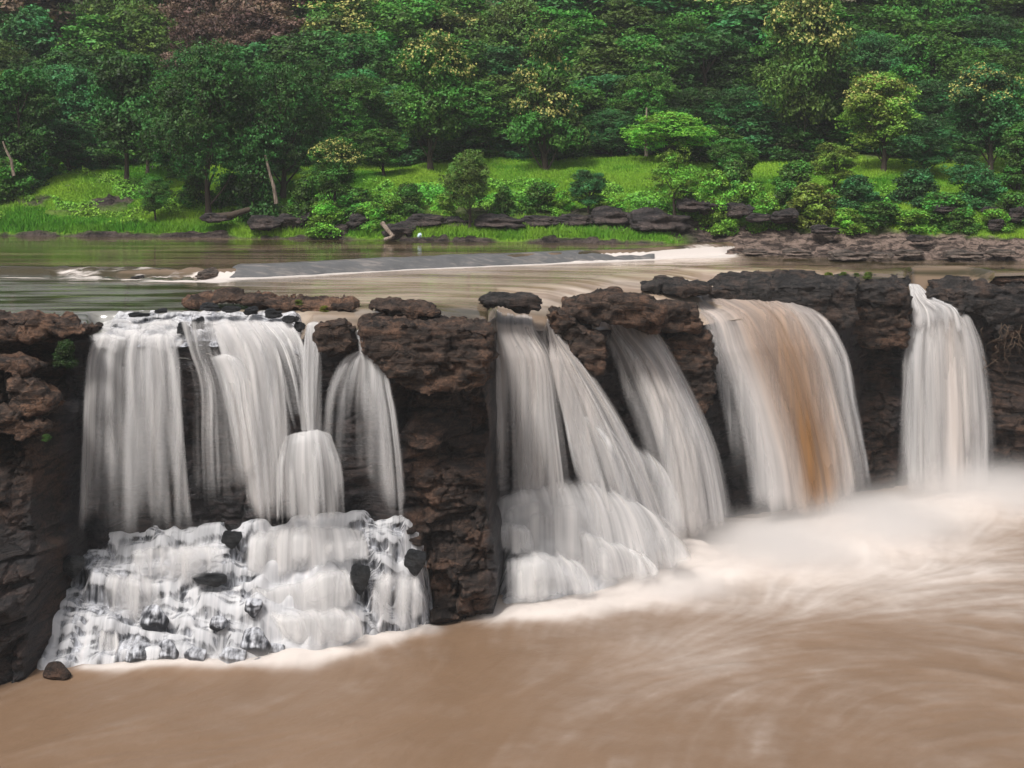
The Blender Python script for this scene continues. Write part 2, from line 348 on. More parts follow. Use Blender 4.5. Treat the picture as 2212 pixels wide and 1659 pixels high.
def build_river():
    xs = np.concatenate([np.arange(-700, -40, 20), np.arange(-40, 2260, 5.0), np.arange(2260, 2900, 20)])
    t = np.linspace(0, 1, 230)**1.25
    X, T = np.meshgrid(xs, t)
    Y = yt(X) - .05 + (ybank(X) + 2.0 - yt(X)) * T
    z = zriver(X, Y)
    wx = (X - CX) / F * Y
    rap = np.exp(-((Y - yweir(X) - .4) / 1.2)**2) * (1 - sstep(430, 480, X)) * sstep(60, 160, X)
    z = z + .015 * fbm(wx * .5, Y * 1.5, 0, 4, 41) + rap * .22 * fbm(wx * 1.2, Y * 2.2, 0, 4, 44)
    # crest turbulence over the left fall: the water tumbles over small ledges
    cr = sstep(190, 240, X) * (1 - sstep(650, 700, X)) * (1 - sstep(0, 4.0, Y - yt(X)))
    z = z + cr * .30 * fbm(wx * 1.6, Y * 2.0, 0, 4, 47)
    z = z - 1.1 * sstep(185, 215, X) * (1 - sstep(640, 680, X)) * (1 - sstep(2.2, 3.0, Y - yt(X)))
    for a_, b_ in ((1056, 1205), (1285, 1410), (1500, 1800)):
        z = z - .35 * sstep(a_ - 15, a_ + 5, X) * (1 - sstep(b_ - 5, b_ + 15, X)) * (1 - sstep(.2, 1.1, Y - yt(X)))
    foam = np.zeros(X.shape)
    dw = yweir(X) - Y
    onw = sstep(400, 480, X) * (1 - sstep(1560, 1640, X))
    foam += onw * np.exp(-np.clip(dw, 0, 99) / (.55 + 1.5 * (.5 + .5 * fbm(wx * .15, Y * .3, 0, 3, 51)))) * (dw > -.8)
    foam += .55 * rap * (.6 + fbm(wx * .5, Y * 2, 0, 3, 52))
    foam += sstep(60, 330, X) * (1 - sstep(430, 520, X)) * np.exp(-((Y - yweir(X) + .6) / 2.0)**2) * (.50 + 1.5 * fbm(wx * .30, Y * 1.6, 0, 4, 53))
    foam += .55 * (1 - sstep(100, 300, X)) * np.exp(-((Y - yweir(X) + .9) / .45)**2) * (.6 + fbm(wx * .2, Y, 0, 3, 54))
    foam += cr * (.15 + 1.1 * fbm(wx * .9, Y * 1.7, 0, 4, 55))
    foam += .9 * np.exp(-((X - 1540) / 60)**2 - ((Y - 103.5) / 1.6)**2)
    # silt-laden current below the weir
    cur = onw * sstep(0, 1, dw) * (1 - sstep(14, 22, dw)) * .9 + sstep(1200, 1420, X) * (1 - sstep(1760, 1860, X)) * (Y < 96) * 1.0
    cur = np.clip(cur, 0, 1) * (.75 + .35 * fbm(wx * .06, Y * .5, 0, 3, 57))
    lf = (1 - sstep(300, 800, X)) * (Y < yweir(X))
    me = mesh_np('river', np.stack([wx, Y, z], -1).reshape(-1, 3), grid_q(len(xs), len(t)),
                 attrs={'foam': np.clip(foam, 0, 1.2), 'cur': np.clip(cur, 0, 1), 'leftf': lf})
    g = NG('river_water'); v = g.mapping((.10, .62, 1)); v2 = g.mapping((.5, 2.5, 1))
    n1 = g.noise(v, 1.0, 5, .55, .3); n2 = g.noise(v2, 2.0, 4, .6)
    n3 = g.noise(g.mapping((.05, .55, 1)), 1, 3, .5, .5)
    c = g.mix(g.ramp(n3, .40, .62), (.045, .036, .016), (.17, .12, .08))
    c = g.mix(g.attr('cur'), c, g.mix(g.ramp(n1, .35, .65), (.34, .24, .168), (.70, .57, .46)))
    c = g.mix(g.attr('leftf'), c, g.mix(g.ramp(g.math('ADD', g.math('MULTIPLY', n1, .6), g.math('MULTIPLY', n3, .4)), .45, .56), (.040, .044, .018), (.22, .215, .20)))  # left reach: reflected trees and sky painted in as olive and grey streaks
    fo = g.ramp(g.math('ADD', g.attr('foam'), g.math('MULTIPLY', g.math('SUBTRACT', n2, .5), .7)), .30, .75)
    c = g.mix(fo, c, (.62, .56, .52))
    ro = g.math('ADD', .10, g.math('MULTIPLY', fo, .5))
    h = g.math('ADD', n1, g.math('MULTIPLY', n2, .12))
    m = g.done(g.bsdf(c, ro, g.bump(h, .28, .07), .5))
    tag(link('river', me, m), kind='structure')
build_river()

# ------------------------------------------------------------------ weir (thing)
def build_weir():
    xs = np.arange(462, 1418, 4.0)
    prof = [(-.6, -.7), (-.12, -.06), (.25, .16), (.7, .40), (1.15, .58), (1.5, .66), (2.0, .66), (2.3, .5), (2.5, -.6)]
    rows = []
    for a, b in prof:
        Y = yweir(xs) + a + .28 * fbm(xs * .012, a * .6 + 0 * xs, 0, 4, 63); X = (xs - CX) / F * Y
        zz = np.interp(xs, [300, 900, 1500], [15.0, 15.0, 14.75]) + (b if b < 0 else b * (1 + .10 * fbm(X * .35, 0 * X, 0, 3, 62)) * np.interp(xs, [470, 1410], [1.0, .98]))
        zz = zz - .75 * (1 - sstep(462, 520, xs)) * max(b, 0) / .66
        n = fbm(X * .7, Y * .7, 0, 4, 61) * .05
        rows.append(np.stack([X, Y, zz + n], -1))
    V = np.array(rows); g = NG('weir_concrete')
    v = g.mapping((1, 1, 1)); n = g.noise(v, .8, 6, .6); n2 = g.noise(v, 6, 5, .7); n3 = g.noise(g.mapping((.5, 4, 4)), 1, 4, .6)
    c = g.mix(n, (.065, .065, .068), (.15, .15, .148)); c = g.mix(g.ramp(n3, .55, .75), c, (.24, .215, .20)); c = g.mix(g.ramp(n2, .25, .5), g.mix(.4, c, (.03, .03, .03)), c)
    wv = g.n('ShaderNodeTexWave'); g.l(g.mapping((.33, 0, 0)), wv.inputs[0]); wv.inputs['Scale'].default_value = .25
    c = g.mix(g.math('MULTIPLY', g.ramp(g.noise(g.mapping((.35, 2.2, 2.2)), 1.0, 5, .6, .5), .52, .66), .4), c, (.30, .26, .23))
    m = g.done(g.bsdf(c, .42, g.bump(n2, .2, .03), .5))
    o = link('weir', mesh_np('weir', V.reshape(-1, 3), grid_q(len(xs), len(prof))), m)
    tag(o, 'long low grey concrete weir slanting across the river above the falls', 'weir')
    # broken end blocks
    return o
build_weir()

# ------------------------------------------------------------------ generic rocks
def remeshed(V, faces, vox):
    me = bpy.data.meshes.new('tmp'); me.from_pydata([tuple(v) for v in V], [], faces); me.update()
    o = bpy.data.objects.new('tmp', me); sc.collection.objects.link(o)
    md = o.modifiers.new('r', 'REMESH'); md.mode = 'VOXEL'; md.voxel_size = vox
    dg = bpy.context.evaluated_depsgraph_get(); ev = o.evaluated_get(dg); m2 = ev.to_mesh()
    n = len(m2.vertices); co = np.empty(n * 3, np.float32); m2.vertices.foreach_get('co', co)
    no = np.empty(n * 3, np.float32); m2.vertices.foreach_get('normal', no)
    Q = np.array([list(p.vertices) for p in m2.polygons if len(p.vertices) == 4], np.int32)
    ev.to_mesh_clear(); bpy.data.objects.remove(o); bpy.data.meshes.remove(me)
    return co.reshape(-1, 3).astype(float), no.reshape(-1, 3).astype(float), Q
def rough(co, no, amp=.2, s=0, sc_=1.0, layers=True):
    x, y, z = co.T
    q = fbm(x * .7, y * .7, z * .7, 3, s + 2) * .9
    fa, ca = facets(x * .55 * sc_ + q, y * .55 * sc_, z * .75 * sc_ - q, s); fb, cb = facets(x * 1.5 * sc_ + q, y * 1.5 * sc_, z * 2.0 * sc_, s + 31)
    d = fa * 2.0 + fb * .7 + fbm(x * 1.1 * sc_, y * 1.1 * sc_, z * 1.8 * sc_, 5, s + 7) * .5 + ca * .3 + .30 * vnoise(x * 2.2, y * 2.2, z * 4.5, s + 71) + .30 * vnoise(x * 4.5, y * 4.5, z * 8, s + 72)
    b1, e1 = bricks(x + .7 * y + q * .8, z + q * .35, s, 1.7, .62); b2, e2 = bricks(x - .6 * y + q, z + q * .5, s + 9, .7, .27)
    if layers: d = d + b1 * 2.0 + b2 * .8 + (e1 - 1) * .45 + (e2 - 1) * .15
    d = .45 * d + .55 * (np.floor(d * 1.6) + sstep(.7, 1, d * 1.6 - np.floor(d * 1.6))) / 1.6
    return co + no * (d * amp * .85)[:, None]
def rock(name, label, poly, Yf, th, top=12, mat='brown', vox=.13, amp=.22, group=None, cat='rock', wet=0.0):
    poly = np.array(poly, float)
    if np.cross(poly[1] - poly[0], poly[2] - poly[1]) == 0: pass
    cy = .5 * (poly[:, 1].min() + poly[:, 1].max()); n = len(poly); fr, bk = [], []
    for x, y in poly:
        if y <= cy:
            fr.append(P(x, min(y + top, cy + top * .3), Yf)); bk.append(P(x, y, Yf + th))
        else:
            p = P(x, y, Yf); fr.append(p); bk.append(np.array([p[0], Yf + th, p[2] - .2]))
    V = np.array(fr + bk); faces = [list(range(n)), list(range(2 * n - 1, n - 1, -1))]
    for i in range(n): j = (i + 1) % n; faces.append([i, n + i, n + j, j])
    c0 = V.mean(0); c0[1] = Yf
    co, no, Q = remeshed(V, faces, vox)
    # outward normals: flip if needed
    if ((co - co.mean(0)) * no).sum() < 0: no = -no; Q = Q[:, ::-1]
    co = rough(co, no, amp, hash(name + label) % 997 if False else int(abs(poly[0, 0]) + Yf * 10) % 997)
    org = P(poly[:, 0].mean(), poly[:, 1].max(), Yf + th * .3)
    o = link(name, mesh_np(name, co - org, Q, attrs={'wet': np.full(len(co), wet)}, smooth=False), M[mat]); o.location = org
    return tag(o, label, cat, group)
ROCKS = [
 ('rock_ledge', 'flat rust brown rock ledge at the left edge above the shaded wall', [(-120, 676), (0, 673), (70, 672), (150, 683), (186, 698), (182, 722), (100, 728), (0, 738), (-120, 745)], 66.2, 3.6, 16, 'rust', .12, .2),
 ('rock_block', 'pale brown angular block jutting from the left wall below the ledge', [(22, 818), (48, 800), (78, 822), (104, 868), (96, 888), (52, 900), (18, 880)], 63.2, 2.5, 14, 'rust', .1, .14),
 ('rock_block', 'grey brown block at the left edge under the rust ledge', [(-60, 762), (10, 770), (62, 775), (70, 800), (40, 812), (-10, 800), (-60, 800)], 63.8, 2.5, 8, 'brown', .1, .14),
 ('rock_block', 'low rounded brown block below the pale angular block on the left wall', [(-60, 885), (10, 880), (60, 905), (90, 925), (60, 945), (0, 940), (-60, 940)], 62.8, 2.5, 12, 'brown', .1, .16),
 ('rock_slab', 'long reddish brown slab lying in the river above the left fall', [(400, 640), (440, 624), (520, 625), (600, 636), (650, 640), (740, 645), (762, 656), (754, 682), (700, 684), (640, 668), (560, 660), (470, 656), (405, 652)], 71.9, 2.2, 20, 'rust', .12, .22),
 ('rock_slab', 'low brown slab with yellow moss upstream of the big centre block', [(790, 656), (850, 649), (915, 654), (952, 672), (940, 688), (880, 684), (820, 672)], 70.5, 1.4, 14, 'brown', .1, .16),
 ('rock_block', 'big square brown block overhanging the bare wall in the middle', [(785, 692), (830, 680), (905, 684), (1000, 688), (1056, 700), (1055, 795), (1042, 832), (990, 848), (930, 856), (868, 842), (838, 806), (822, 765), (792, 735)], 67.0, 3.8, 20, 'brown', .10, .20),
 ('rock_block', 'small rust stained block just left of the narrow spout', [(692, 690), (748, 683), (764, 700), (762, 738), (742, 764), (704, 776), (684, 742)], 67.2, 1.8, 12, 'brown', .1, .16),
 ('rock_slab', 'small layered dark slab in the river above the middle fall', [(1036, 652), (1060, 637), (1160, 634), (1176, 652), (1166, 669), (1080, 667), (1040, 662)], 74.6, 2.0, 8, 'black', .11, .15),
 ('boulder', 'broad rounded dark boulder behind the slanting brown block', [(1222, 648), (1262, 637), (1340, 632), (1400, 640), (1432, 656), (1422, 694), (1380, 702), (1300, 697), (1250, 688), (1228, 670)], 77.8, 3, 12, 'brown', .12, .18),
 ('rock_block', 'slanting brown block between the middle fall and the next fall', [(1178, 672), (1200, 664), (1228, 668), (1262, 702), (1306, 732), (1308, 792), (1290, 814), (1264, 800), (1226, 748), (1192, 702)], 76.4, 2.6, 10, 'brown', .11, .18),
 ('rock_block', 'small rust coloured block between the dark boulder and the square wet block', [(1352, 660), (1400, 652), (1418, 670), (1425, 716), (1396, 722), (1362, 706)], 79.8, 2.2, 8, 'rust', .11, .16),
 ('rock_block', 'square wet block on the left lip of the broad brown fall', [(1404, 656), (1440, 650), (1506, 656), (1511, 690), (1510, 716), (1470, 720), (1412, 716)], 81.3, 3.0, 12, 'brown', .11, .17),
 ('rock_column', 'tall rust stained rock column hanging left of the broad brown fall', [(1418, 732), (1450, 716), (1500, 712), (1534, 722), (1538, 790), (1546, 850), (1530, 896), (1492, 902), (1462, 850), (1436, 780)], 81.8, 3.2, 8, 'brown', .12, .22),
 ('rock_slab', 'low black slab in the water upstream of the square wet block', [(1384, 612), (1420, 604), (1480, 606), (1534, 611), (1534, 634), (1480, 640), (1430, 637), (1400, 622)], 86.5, 2.4, 10, 'black', .12, .16),
 ('rock_ledge', 'long black rim rock curving behind the broad main fall', [(1532, 604), (1560, 591), (1640, 588), (1760, 590), (1850, 594), (1856, 690), (1826, 704), (1790, 690), (1750, 668), (1700, 655), (1620, 646), (1548, 640)], 88.6, 4.6, 30, 'black', .10, .15),
 ('rock_ledge', 'thin black rim slab beside the notch of the right fall', [(1838, 598), (1900, 592), (1962, 596), (1964, 652), (1900, 660), (1836, 664)], 91.6, 3.8, 26, 'black', .10, .18),
 ('rock_block', 'reddish brown overhanging face between the broad fall and the right fall', [(1818, 664), (1900, 652), (1962, 650), (1966, 690), (1958, 746), (1900, 750), (1850, 744), (1820, 704)], 92.0, 3.0, 4, 'brown', .11, .22),
 ('rock_ledge', 'wide black rim rock at the right edge beyond the last fall', [(2002, 602), (2060, 596), (2140, 594), (2212, 592), (2420, 594), (2420, 705), (2212, 700), (2165, 735), (2150, 712), (2122, 684), (2092, 662), (2050, 640), (2014, 620)], 93.0, 3.4, 34, 'black', .10, .2),
]
for r in ROCKS: rock(r[0], r[1], r[2], r[3], r[4], r[5], r[6], r[7], r[8])

# ------------------------------------------------------------------ falling water sheets
def resample(pts, n):
    pts = np.array(pts, float); d = np.r_[0, np.cumsum(np.hypot(*np.diff(pts, axis=0).T))]
    # Catmull-like smoothing by dense cubic interpolation of knots
    t = np.linspace(0, d[-1], n); k = len(pts)
    m = np.gradient(pts, d, axis=0) if k > 2 else np.repeat((pts[1:] - pts[:1]) / d[-1], 2, 0)
    i = np.clip(np.searchsorted(d, t, 'right') - 1, 0, k - 2); h = (d[i + 1] - d[i]); s = ((t - d[i]) / h)[:, None]; h = h[:, None]
    return ((1 + 2 * s) * (1 - s)**2 * pts[i] + s * (1 - s)**2 * h * m[i] + s * s * (3 - 2 * s) * pts[i + 1] + s * s * (s - 1) * h * m[i + 1])
def field(rails, u, nv):
    R_ = [resample(r['p'], nv) for r in rails]; k = len(R_)
    v = np.linspace(0, 1, nv); ku = np.linspace(0, 1, k)
    def across(arr):      # arr (k, nv) -> (nv, nu), smooth
        arr = np.array(arr); m = np.gradient(arr, ku, axis=0) if k > 2 else np.repeat(arr[1:] - arr[:1], 2, 0)
        i = np.clip(np.searchsorted(ku, u, 'right') - 1, 0, k - 2); h = (ku[i + 1] - ku[i]); s = ((u - ku[i]) / h)
        s_ = s[:, None]; h_ = h[:, None]
        return ((1 + 2 * s_) * (1 - s_)**2 * arr[i] + s_ * (1 - s_)**2 * h_ * m[i] + s_**2 * (3 - 2 * s_) * arr[i + 1] + s_**2 * (s_ - 1) * h_ * m[i + 1]).T
    PX = across([r[:, 0] for r in R_]); PY = across([r[:, 1] for r in R_])
    def lin(arr): return np.array([np.interp(u, ku, c) for c in np.array(arr).T])
    ys = []
    for r, q in zip(rails, R_):
        if len(r['Y']) > 2:
            pp = np.array(r['p'], float); dd = np.r_[0, np.cumsum(np.hypot(*np.diff(pp, axis=0).T))]; ys.append(np.interp(v * dd[-1], dd, r['Y'])); continue
        dr = np.clip((q[:, 1] - q[0, 1]) / (q[-1, 1] - q[0, 1]), 0, 1)**.5
        ys.append(r['Y'][0] + (r['Y'][1] - r['Y'][0]) * dr)
    YY = across(ys)
    DN = lin([np.interp(v, np.linspace(0, 1, len(r['d'])), r['d']) for r in rails])
    TN = lin([np.interp(v, np.linspace(0, 1, len(r['t'])) if hasattr(r['t'], '__len__') else [0, 1], r['t'] if hasattr(r['t'], '__len__') else [r['t']] * 2) for r in rails])
    return PX, PY, YY, DN, TN, v
def strands_mesh(rails, n, seed, nv=70, w=(.03, .10), boost=.15, dmul=1.0, cf=.04):
    rng = np.random.default_rng(seed); Vs, Qs, D, T, E, UV = [], [], [], [], [], []; m = 0
    prof = np.array([0, .55, .9, 1, .9, .55, 0]); off = np.linspace(-1, 1, 7)
    for k in range(n):
        u0 = rng.uniform(.03, .97); ww = rng.uniform(*w); u = np.clip(u0 + off * ww, 0, 1)
        PX, PY, YY, DN, TN, v = field(rails, u, nv); YY = YY - rng.uniform(-.1, .38) * sstep(0, .3, v)[:, None]
        a, b = rng.uniform(-.3, .35), rng.uniform(.7, 1.25); env = sstep(a, a + .25, v) * (1 - sstep(b - .3, b, v)) * (1 - sstep(.82, 1, v)) * sstep(0, cf, v)
        X = (PX - CX) / F * YY; Z = HC - (PY - HY) / F * YY
        Vs.append(np.stack([X, YY, Z], -1).reshape(-1, 3)); Qs.append(grid_q(7, nv) + m); m += 7 * nv
        D.append((DN * dmul + boost * rng.uniform(.3, 1)).ravel()); T.append(TN.ravel()); E.append((env[:, None] * prof[None]).ravel())
        UV.append(np.stack([X + seed, HC - Z], -1).reshape(-1, 2))
    return mesh_np('strands', np.concatenate(Vs), np.concatenate(Qs), uv=np.concatenate(UV), attrs={'dens': np.concatenate(D), 'tint': np.concatenate(T), 'edge': np.concatenate(E)})
def sheet_mesh(rails, nu=90, nv=110, fold=.16, seed=0, dy=0.0, fade=.22, side=.16, dmul=1.0, foldw=.8, cf=.02, lip=2.0):
    """rails: list of dict(p=[(x,y)...], Y=(crest,base), d=(dens crest, dens base), t=tint)"""
    u = np.linspace(0, 1, nu); PX, PY, YY, DN, TN, v = field(rails, u, nv); YY = YY + dy; DN = DN * dmul
    ex = (u - .5)[None] * side * .95 * np.abs(PX[:, -1] - PX[:, 0])[:, None]; PX = PX + ex
    PY = PY + lip * (vnoise(u * nu / 9, 0, 0, seed + 300)[None] * np.exp(-v * 6)[:, None])
    X = (PX - CX) / F * YY; Z = HC - (PY - HY) / F * YY
    wid = np.abs(X[-1, -1] - X[-1, 0]) ; U = u[None] * wid + 0 * YY; vl = np.cumsum(np.r_[0, np.abs(np.diff(Z.mean(1)))])[:, None] + 0 * YY
    f = fbm(U / foldw * 1.0 + seed * 7.3, vl * .07 + seed, 0, 3, 71 + seed)
    YY2 = YY - f * fold * sstep(0, .12, v)[:, None] * 1.6
    edge = sstep(0, side, u) * (1 - sstep(1 - side, 1, u)); edge = edge[None] * (1 - sstep(1 - fade, 1, v))[:, None] * sstep(-.01, cf, v)[:, None]
    V = np.stack([X, YY2, Z], -1).reshape(-1, 3)
    return mesh_np('sheet', V, grid_q(nu, nv), uv=np.stack([U + seed * 3.1, vl], -1).reshape(-1, 2),
                   attrs={'dens': np.clip(DN, 0, 1.3).ravel(), 'tint': np.clip(TN, 0, 1).ravel(), 'edge': edge.ravel()})
def upstream(rails, back=2.4, dx=0.0, t0=.30):
    out = []
    for r in rails:
        Yc, Yb_ = r['Y'][0], r['Y'][-1]; pts = r['p']; x0, yy0 = pts[0]; Xw = (x0 - CX) / F * Yc; n = []
        for q in (1.0, .5, .12):
            Y_ = Yc + back * q; X_ = Xw - dx * q; px_ = float(px_of(X_, Y_)); z_ = float(zriver(np.array(px_), np.array(Y_))) + .035
            n.append((px_, HY + (HC - z_) / Y_ * F, Y_))
        zc = float(zriver(np.array(float(x0)), np.array(Yc))) + .04; y_new = HY + (HC - zc) / Yc * F; pts = [(x0, y_new)] + list(pts[1:]); yy0 = y_new
        n = [k for k in n if k[1] < yy0 - .5]
        rest = [Yc + (Yb_ - Yc) * max(0, (b - yy0) / (pts[-1][1] - yy0))**.5 for a, b in pts]
        td = r['t'] if hasattr(r['t'], '__len__') else [r['t']] * 2
        out.append(dict(p=[(a, b) for a, b, c in n] + list(pts), Y=[c for a, b, c in n] + rest, d=[1.1] + list(r['d']), t=[t0] + list(td)))
    return out
def fall(name, label, layers, cat='waterfall', mat='fall', n_str=20):
    """first layer is the body, further layers are veil parts"""
    root = None
    for i, (rails, kw) in enumerate(layers):
        me = sheet_mesh(rails, **{**kw, 'dmul': kw.get('dmul', 1) * (.74 if n_str else 1)})
        if n_str: extra = strands_mesh(rails, n_str if i == 0 else n_str // 2, kw['seed'] * 7 + 1)
        if root is None:
            root = tag(link(name, me, M[mat]), label, cat, 'falls pouring over the rim')
        else: link('water_veil', me, M[mat], root)
        if n_str: link('water_strands', extra, M['strand'], root)
        if i == 0:      # thin drifting spray around the body of the fall
            w2 = [dict(p=list(r['p']), Y=r['Y'], d=[q * .62 for q in r['d']], t=r['t']) for r in rails]
            for q, sg in ((w2[0], -1), (w2[-1], 1)):
                n = len(q['p']) - 1; q['p'] = [(a + sg * 16 * (j / n)**.6, b) for j, (a, b) in enumerate(q['p'])]; q['d'] = [.5] * 3
            k2 = dict(kw); k2.update(seed=kw['seed'] + 40, dy=.3, side=.2)
            link('spray_veil', sheet_mesh(w2, **k2), M[mat], root)
    return root
def rl(p, Y, d, t=0.0): return dict(p=p, Y=Y, d=d, t=t)
# A - wide left fall
fall('waterfall', 'wide thin left fall with dark rock showing through its grey veil', [
 ([rl([(204, 726), (192, 750), (182, 820), (174, 950), (164, 1195)], (68.9, 67.2), (.9, .85, .72)),
   rl([(246, 720), (237, 755), (232, 850), (226, 950), (222, 1195)], (68.9, 67.4), (1, .42, .20)),
   rl([(298, 727), (297, 760), (298, 850), (296, 1000), (292, 1190)], (68.9, 67.4), (1, .62, .42)),
   rl([(346, 716), (348, 760), (351, 850), (352, 1000), (353, 1185)], (68.9, 67.5), (1, .32, .14)),
   rl([(376, 724), (386, 765), (392, 850), (402, 980), (424, 1172)], (68.9, 67.4), (1, .80, .66))], dict(seed=1, nu=140, fold=.2, side=.12)),
 ([rl([(202, 722), (184, 760), (175, 850), (168, 1000), (158, 1190)], (68.5, 66.9), (.7, .7, .5)),
   rl([(290, 716), (283, 765), (286, 850), (300, 1000), (312, 1190)], (68.5, 67.0), (.8, .3, .2)),
   rl([(384, 720), (400, 770), (410, 870), (420, 1000), (440, 1165)], (68.5, 67.0), (.7, .6, .4))], dict(seed=2, nu=140, fold=.25, side=.15, dmul=.9)),
])
fall('waterfall', 'dark broken trickle on stepped rock beside the wide left fall', [
 ([rl([(385, 690), (400, 740), (420, 800), (428, 950), (430, 1120)], (69.0, 68.4), (.7, .45, .25)),
   rl([(430, 690), (440, 760), (462, 820), (470, 950), (480, 1110)], (69.0, 68.4), (.7, .42, .18)),
   rl([(470, 690), (480, 740), (495, 800), (520, 950), (540, 1110)], (69.0, 68.4), (.7, .4, .25))], dict(seed=3, nu=90, fold=.12, fade=.2)),
])
fall('waterfall', 'bright cream ribbon of water beside the small stepped veil', [
 ([rl([(455, 692), (470, 745), (500, 860), (525, 980), (548, 1160)], (69.3, 66.9), (1, .45, .35), .05),
   rl([(490, 690), (520, 745), (545, 860), (562, 980), (576, 1170)], (69.3, 66.7), (1, 1, .9), .07),
   rl([(530, 690), (568, 745), (592, 860), (602, 980), (610, 1170)], (69.3, 66.8), (1, .85, .75), .05),
   rl([(560, 690), (596, 745), (618, 860), (622, 980), (624, 1165)], (69.3, 67.0), (1, .4, .3), .05)], dict(seed=4, nu=110, fold=.16, side=.10)),
 ([rl([(452, 772), (462, 800), (484, 880), (505, 980), (520, 1080)], (68.2, 67.4), (1, .6, .3)),
   rl([(485, 762), (500, 790), (518, 880), (534, 980), (545, 1080)], (68.0, 67.0), (1, .8, .4)),
   rl([(524, 776), (540, 800), (555, 880), (566, 980), (572, 1080)], (68.2, 67.2), (1, .7, .4))], dict(seed=5, nu=70, fold=.1, side=.15, fade=.25)),
])
fall('waterfall', 'three thin curving ribbons left of the narrow white column', [
 ([rl([(545, 692), (580, 735), (605, 800), (620, 870), (640, 945)], (69.4, 67.8), (1, .6, .35)),
   rl([(570, 692), (606, 735), (632, 800), (646, 870), (654, 945)], (69.4, 67.8), (1, .8, .65)),
   rl([(600, 694), (630, 735), (648, 800), (656, 870), (660, 945)], (69.4, 67.9), (1, .35, .2)),
   rl([(628, 696), (655, 740), (664, 800), (668, 870), (670, 945)], (69.4, 67.9), (1, .7, .5))], dict(seed=6, nu=90, fold=.12, side=.10)),
])
fall('waterfall', 'narrow white column dropping onto a rounded rock hump', [
 ([rl([(660, 702), (655, 780), (655, 860), (662, 940)], (68.6, 67.6), (1, .85, .8)),
   rl([(678, 694), (674, 780), (674, 860), (676, 940)], (68.9, 67.4), (1, 1, 1)),
   rl([(692, 698), (690, 780), (686, 860), (684, 940)], (68.6, 67.6), (1, .7, .8))], dict(seed=7, nu=40, fold=.06, side=.2, fade=.05)),
 ([rl([(612, 945), (600, 1000), (598, 1060), (598, 1150)], (68.0, 66.9), (1, .8, .5)),
   rl([(640, 932), (632, 1000), (634, 1060), (636, 1155)], (67.6, 66.4), (1.1, .8, .65)),
   rl([(680, 928), (690, 1000), (694, 1060), (698, 1155)], (67.5, 66.3), (1.1, .75, .6)),
   rl([(716, 938), (738, 1000), (746, 1060), (752, 1150)], (67.9, 66.8), (1, .75, .5))], dict(seed=8, nu=90, fold=.14, side=.08)),
])
fall('waterfall', 'umbrella shaped fall fanning out below a narrow spout', [
 ([rl([(776, 756), (745, 768), (712, 815), (694, 900), (690, 1010)], (67.9, 67.3), (1, .75, .2)),
   rl([(779, 757), (764, 775), (742, 840), (735, 930), (735, 1040)], (67.9, 67.2), (1, .3, .08)),
   rl([(783, 757), (784, 780), (782, 850), (785, 950), (790, 1060)], (67.9, 67.0), (1, .25, .06)),
   rl([(787, 757), (806, 775), (825, 850), (838, 950), (852, 1145)], (67.9, 67.0), (1, .55, .35)),
   rl([(790, 756), (822, 775), (848, 860), (862, 960), (876, 1150)], (67.9, 67.1), (1, .75, .45))], dict(seed=9, nu=140, fold=.10, side=.15)),
 ([rl([(766, 716), (772, 740), (776, 766)], (68.6, 67.8), (1, 1)), rl([(778, 712), (781, 740), (782, 766)], (68.6, 67.7), (1, 1.1)),
   rl([(793, 714), (791, 740), (790, 766)], (68.6, 67.8), (1, 1))], dict(seed=10, nu=24, nv=30, fold=.03, side=.2, fade=.05)),
])
# E - middle fall
fall('waterfall', 'middle fall with a dark gap, dropping beside the bare brown wall', [
 (upstream([rl([(1058, 708), (1060, 780), (1060, 900), (1062, 1150)], (76, 75.2), (.9, .55, .40), .03),
   rl([(1082, 702), (1100, 770), (1106, 900), (1110, 1155)], (76, 75), (1, .45, .25), .05),
   rl([(1110, 700), (1140, 770), (1150, 900), (1162, 1160)], (76, 74.8), (1, .95, .75), .08),
   rl([(1135, 702), (1170, 770), (1186, 900), (1212, 1165)], (76, 74.8), (1, .9, .85), .05),
   rl([(1150, 704), (1180, 775), (1204, 900), (1240, 1165)], (76, 75), (1, .6, .55), .03)], 1.8), dict(seed=11, nu=120, fold=.2, side=.15)),
])
fall('waterfall', 'slanting fall widening to the right below the slanting brown block', [
 (upstream([rl([(1182, 704), (1186, 780), (1208, 880), (1230, 970), (1280, 1150)], (76.6, 75), (1, .9, .5, .3), .10),
   rl([(1188, 704), (1220, 780), (1262, 880), (1290, 970), (1345, 1170)], (76.6, 75.2), (1, 1, .45, .4), .12),
   rl([(1192, 706), (1244, 790), (1300, 890), (1350, 1000), (1425, 1215)], (76.6, 75.2), (1, .9, .95, .9), .06),
   rl([(1200, 712), (1268, 800), (1338, 910), (1396, 1030), (1470, 1235)], (76.6, 76), (.9, .7, .8, .75), .02)], 1.2), dict(seed=12, nu=120, fold=.24, side=.07)),
 ([rl([(1212, 890), (1220, 960), (1235, 1030), (1250, 1110)], (75.8, 74.7), (.9, .7, .3)),
   rl([(1270, 900), (1310, 960), (1345, 1060), (1380, 1170)], (75.6, 74.9), (.9, .9, .6)),
   rl([(1310, 910), (1365, 990), (1410, 1080), (1448, 1200)], (75.8, 75.8), (.7, .6, .4))], dict(seed=13, nu=90, fold=.2, side=.1)),
])
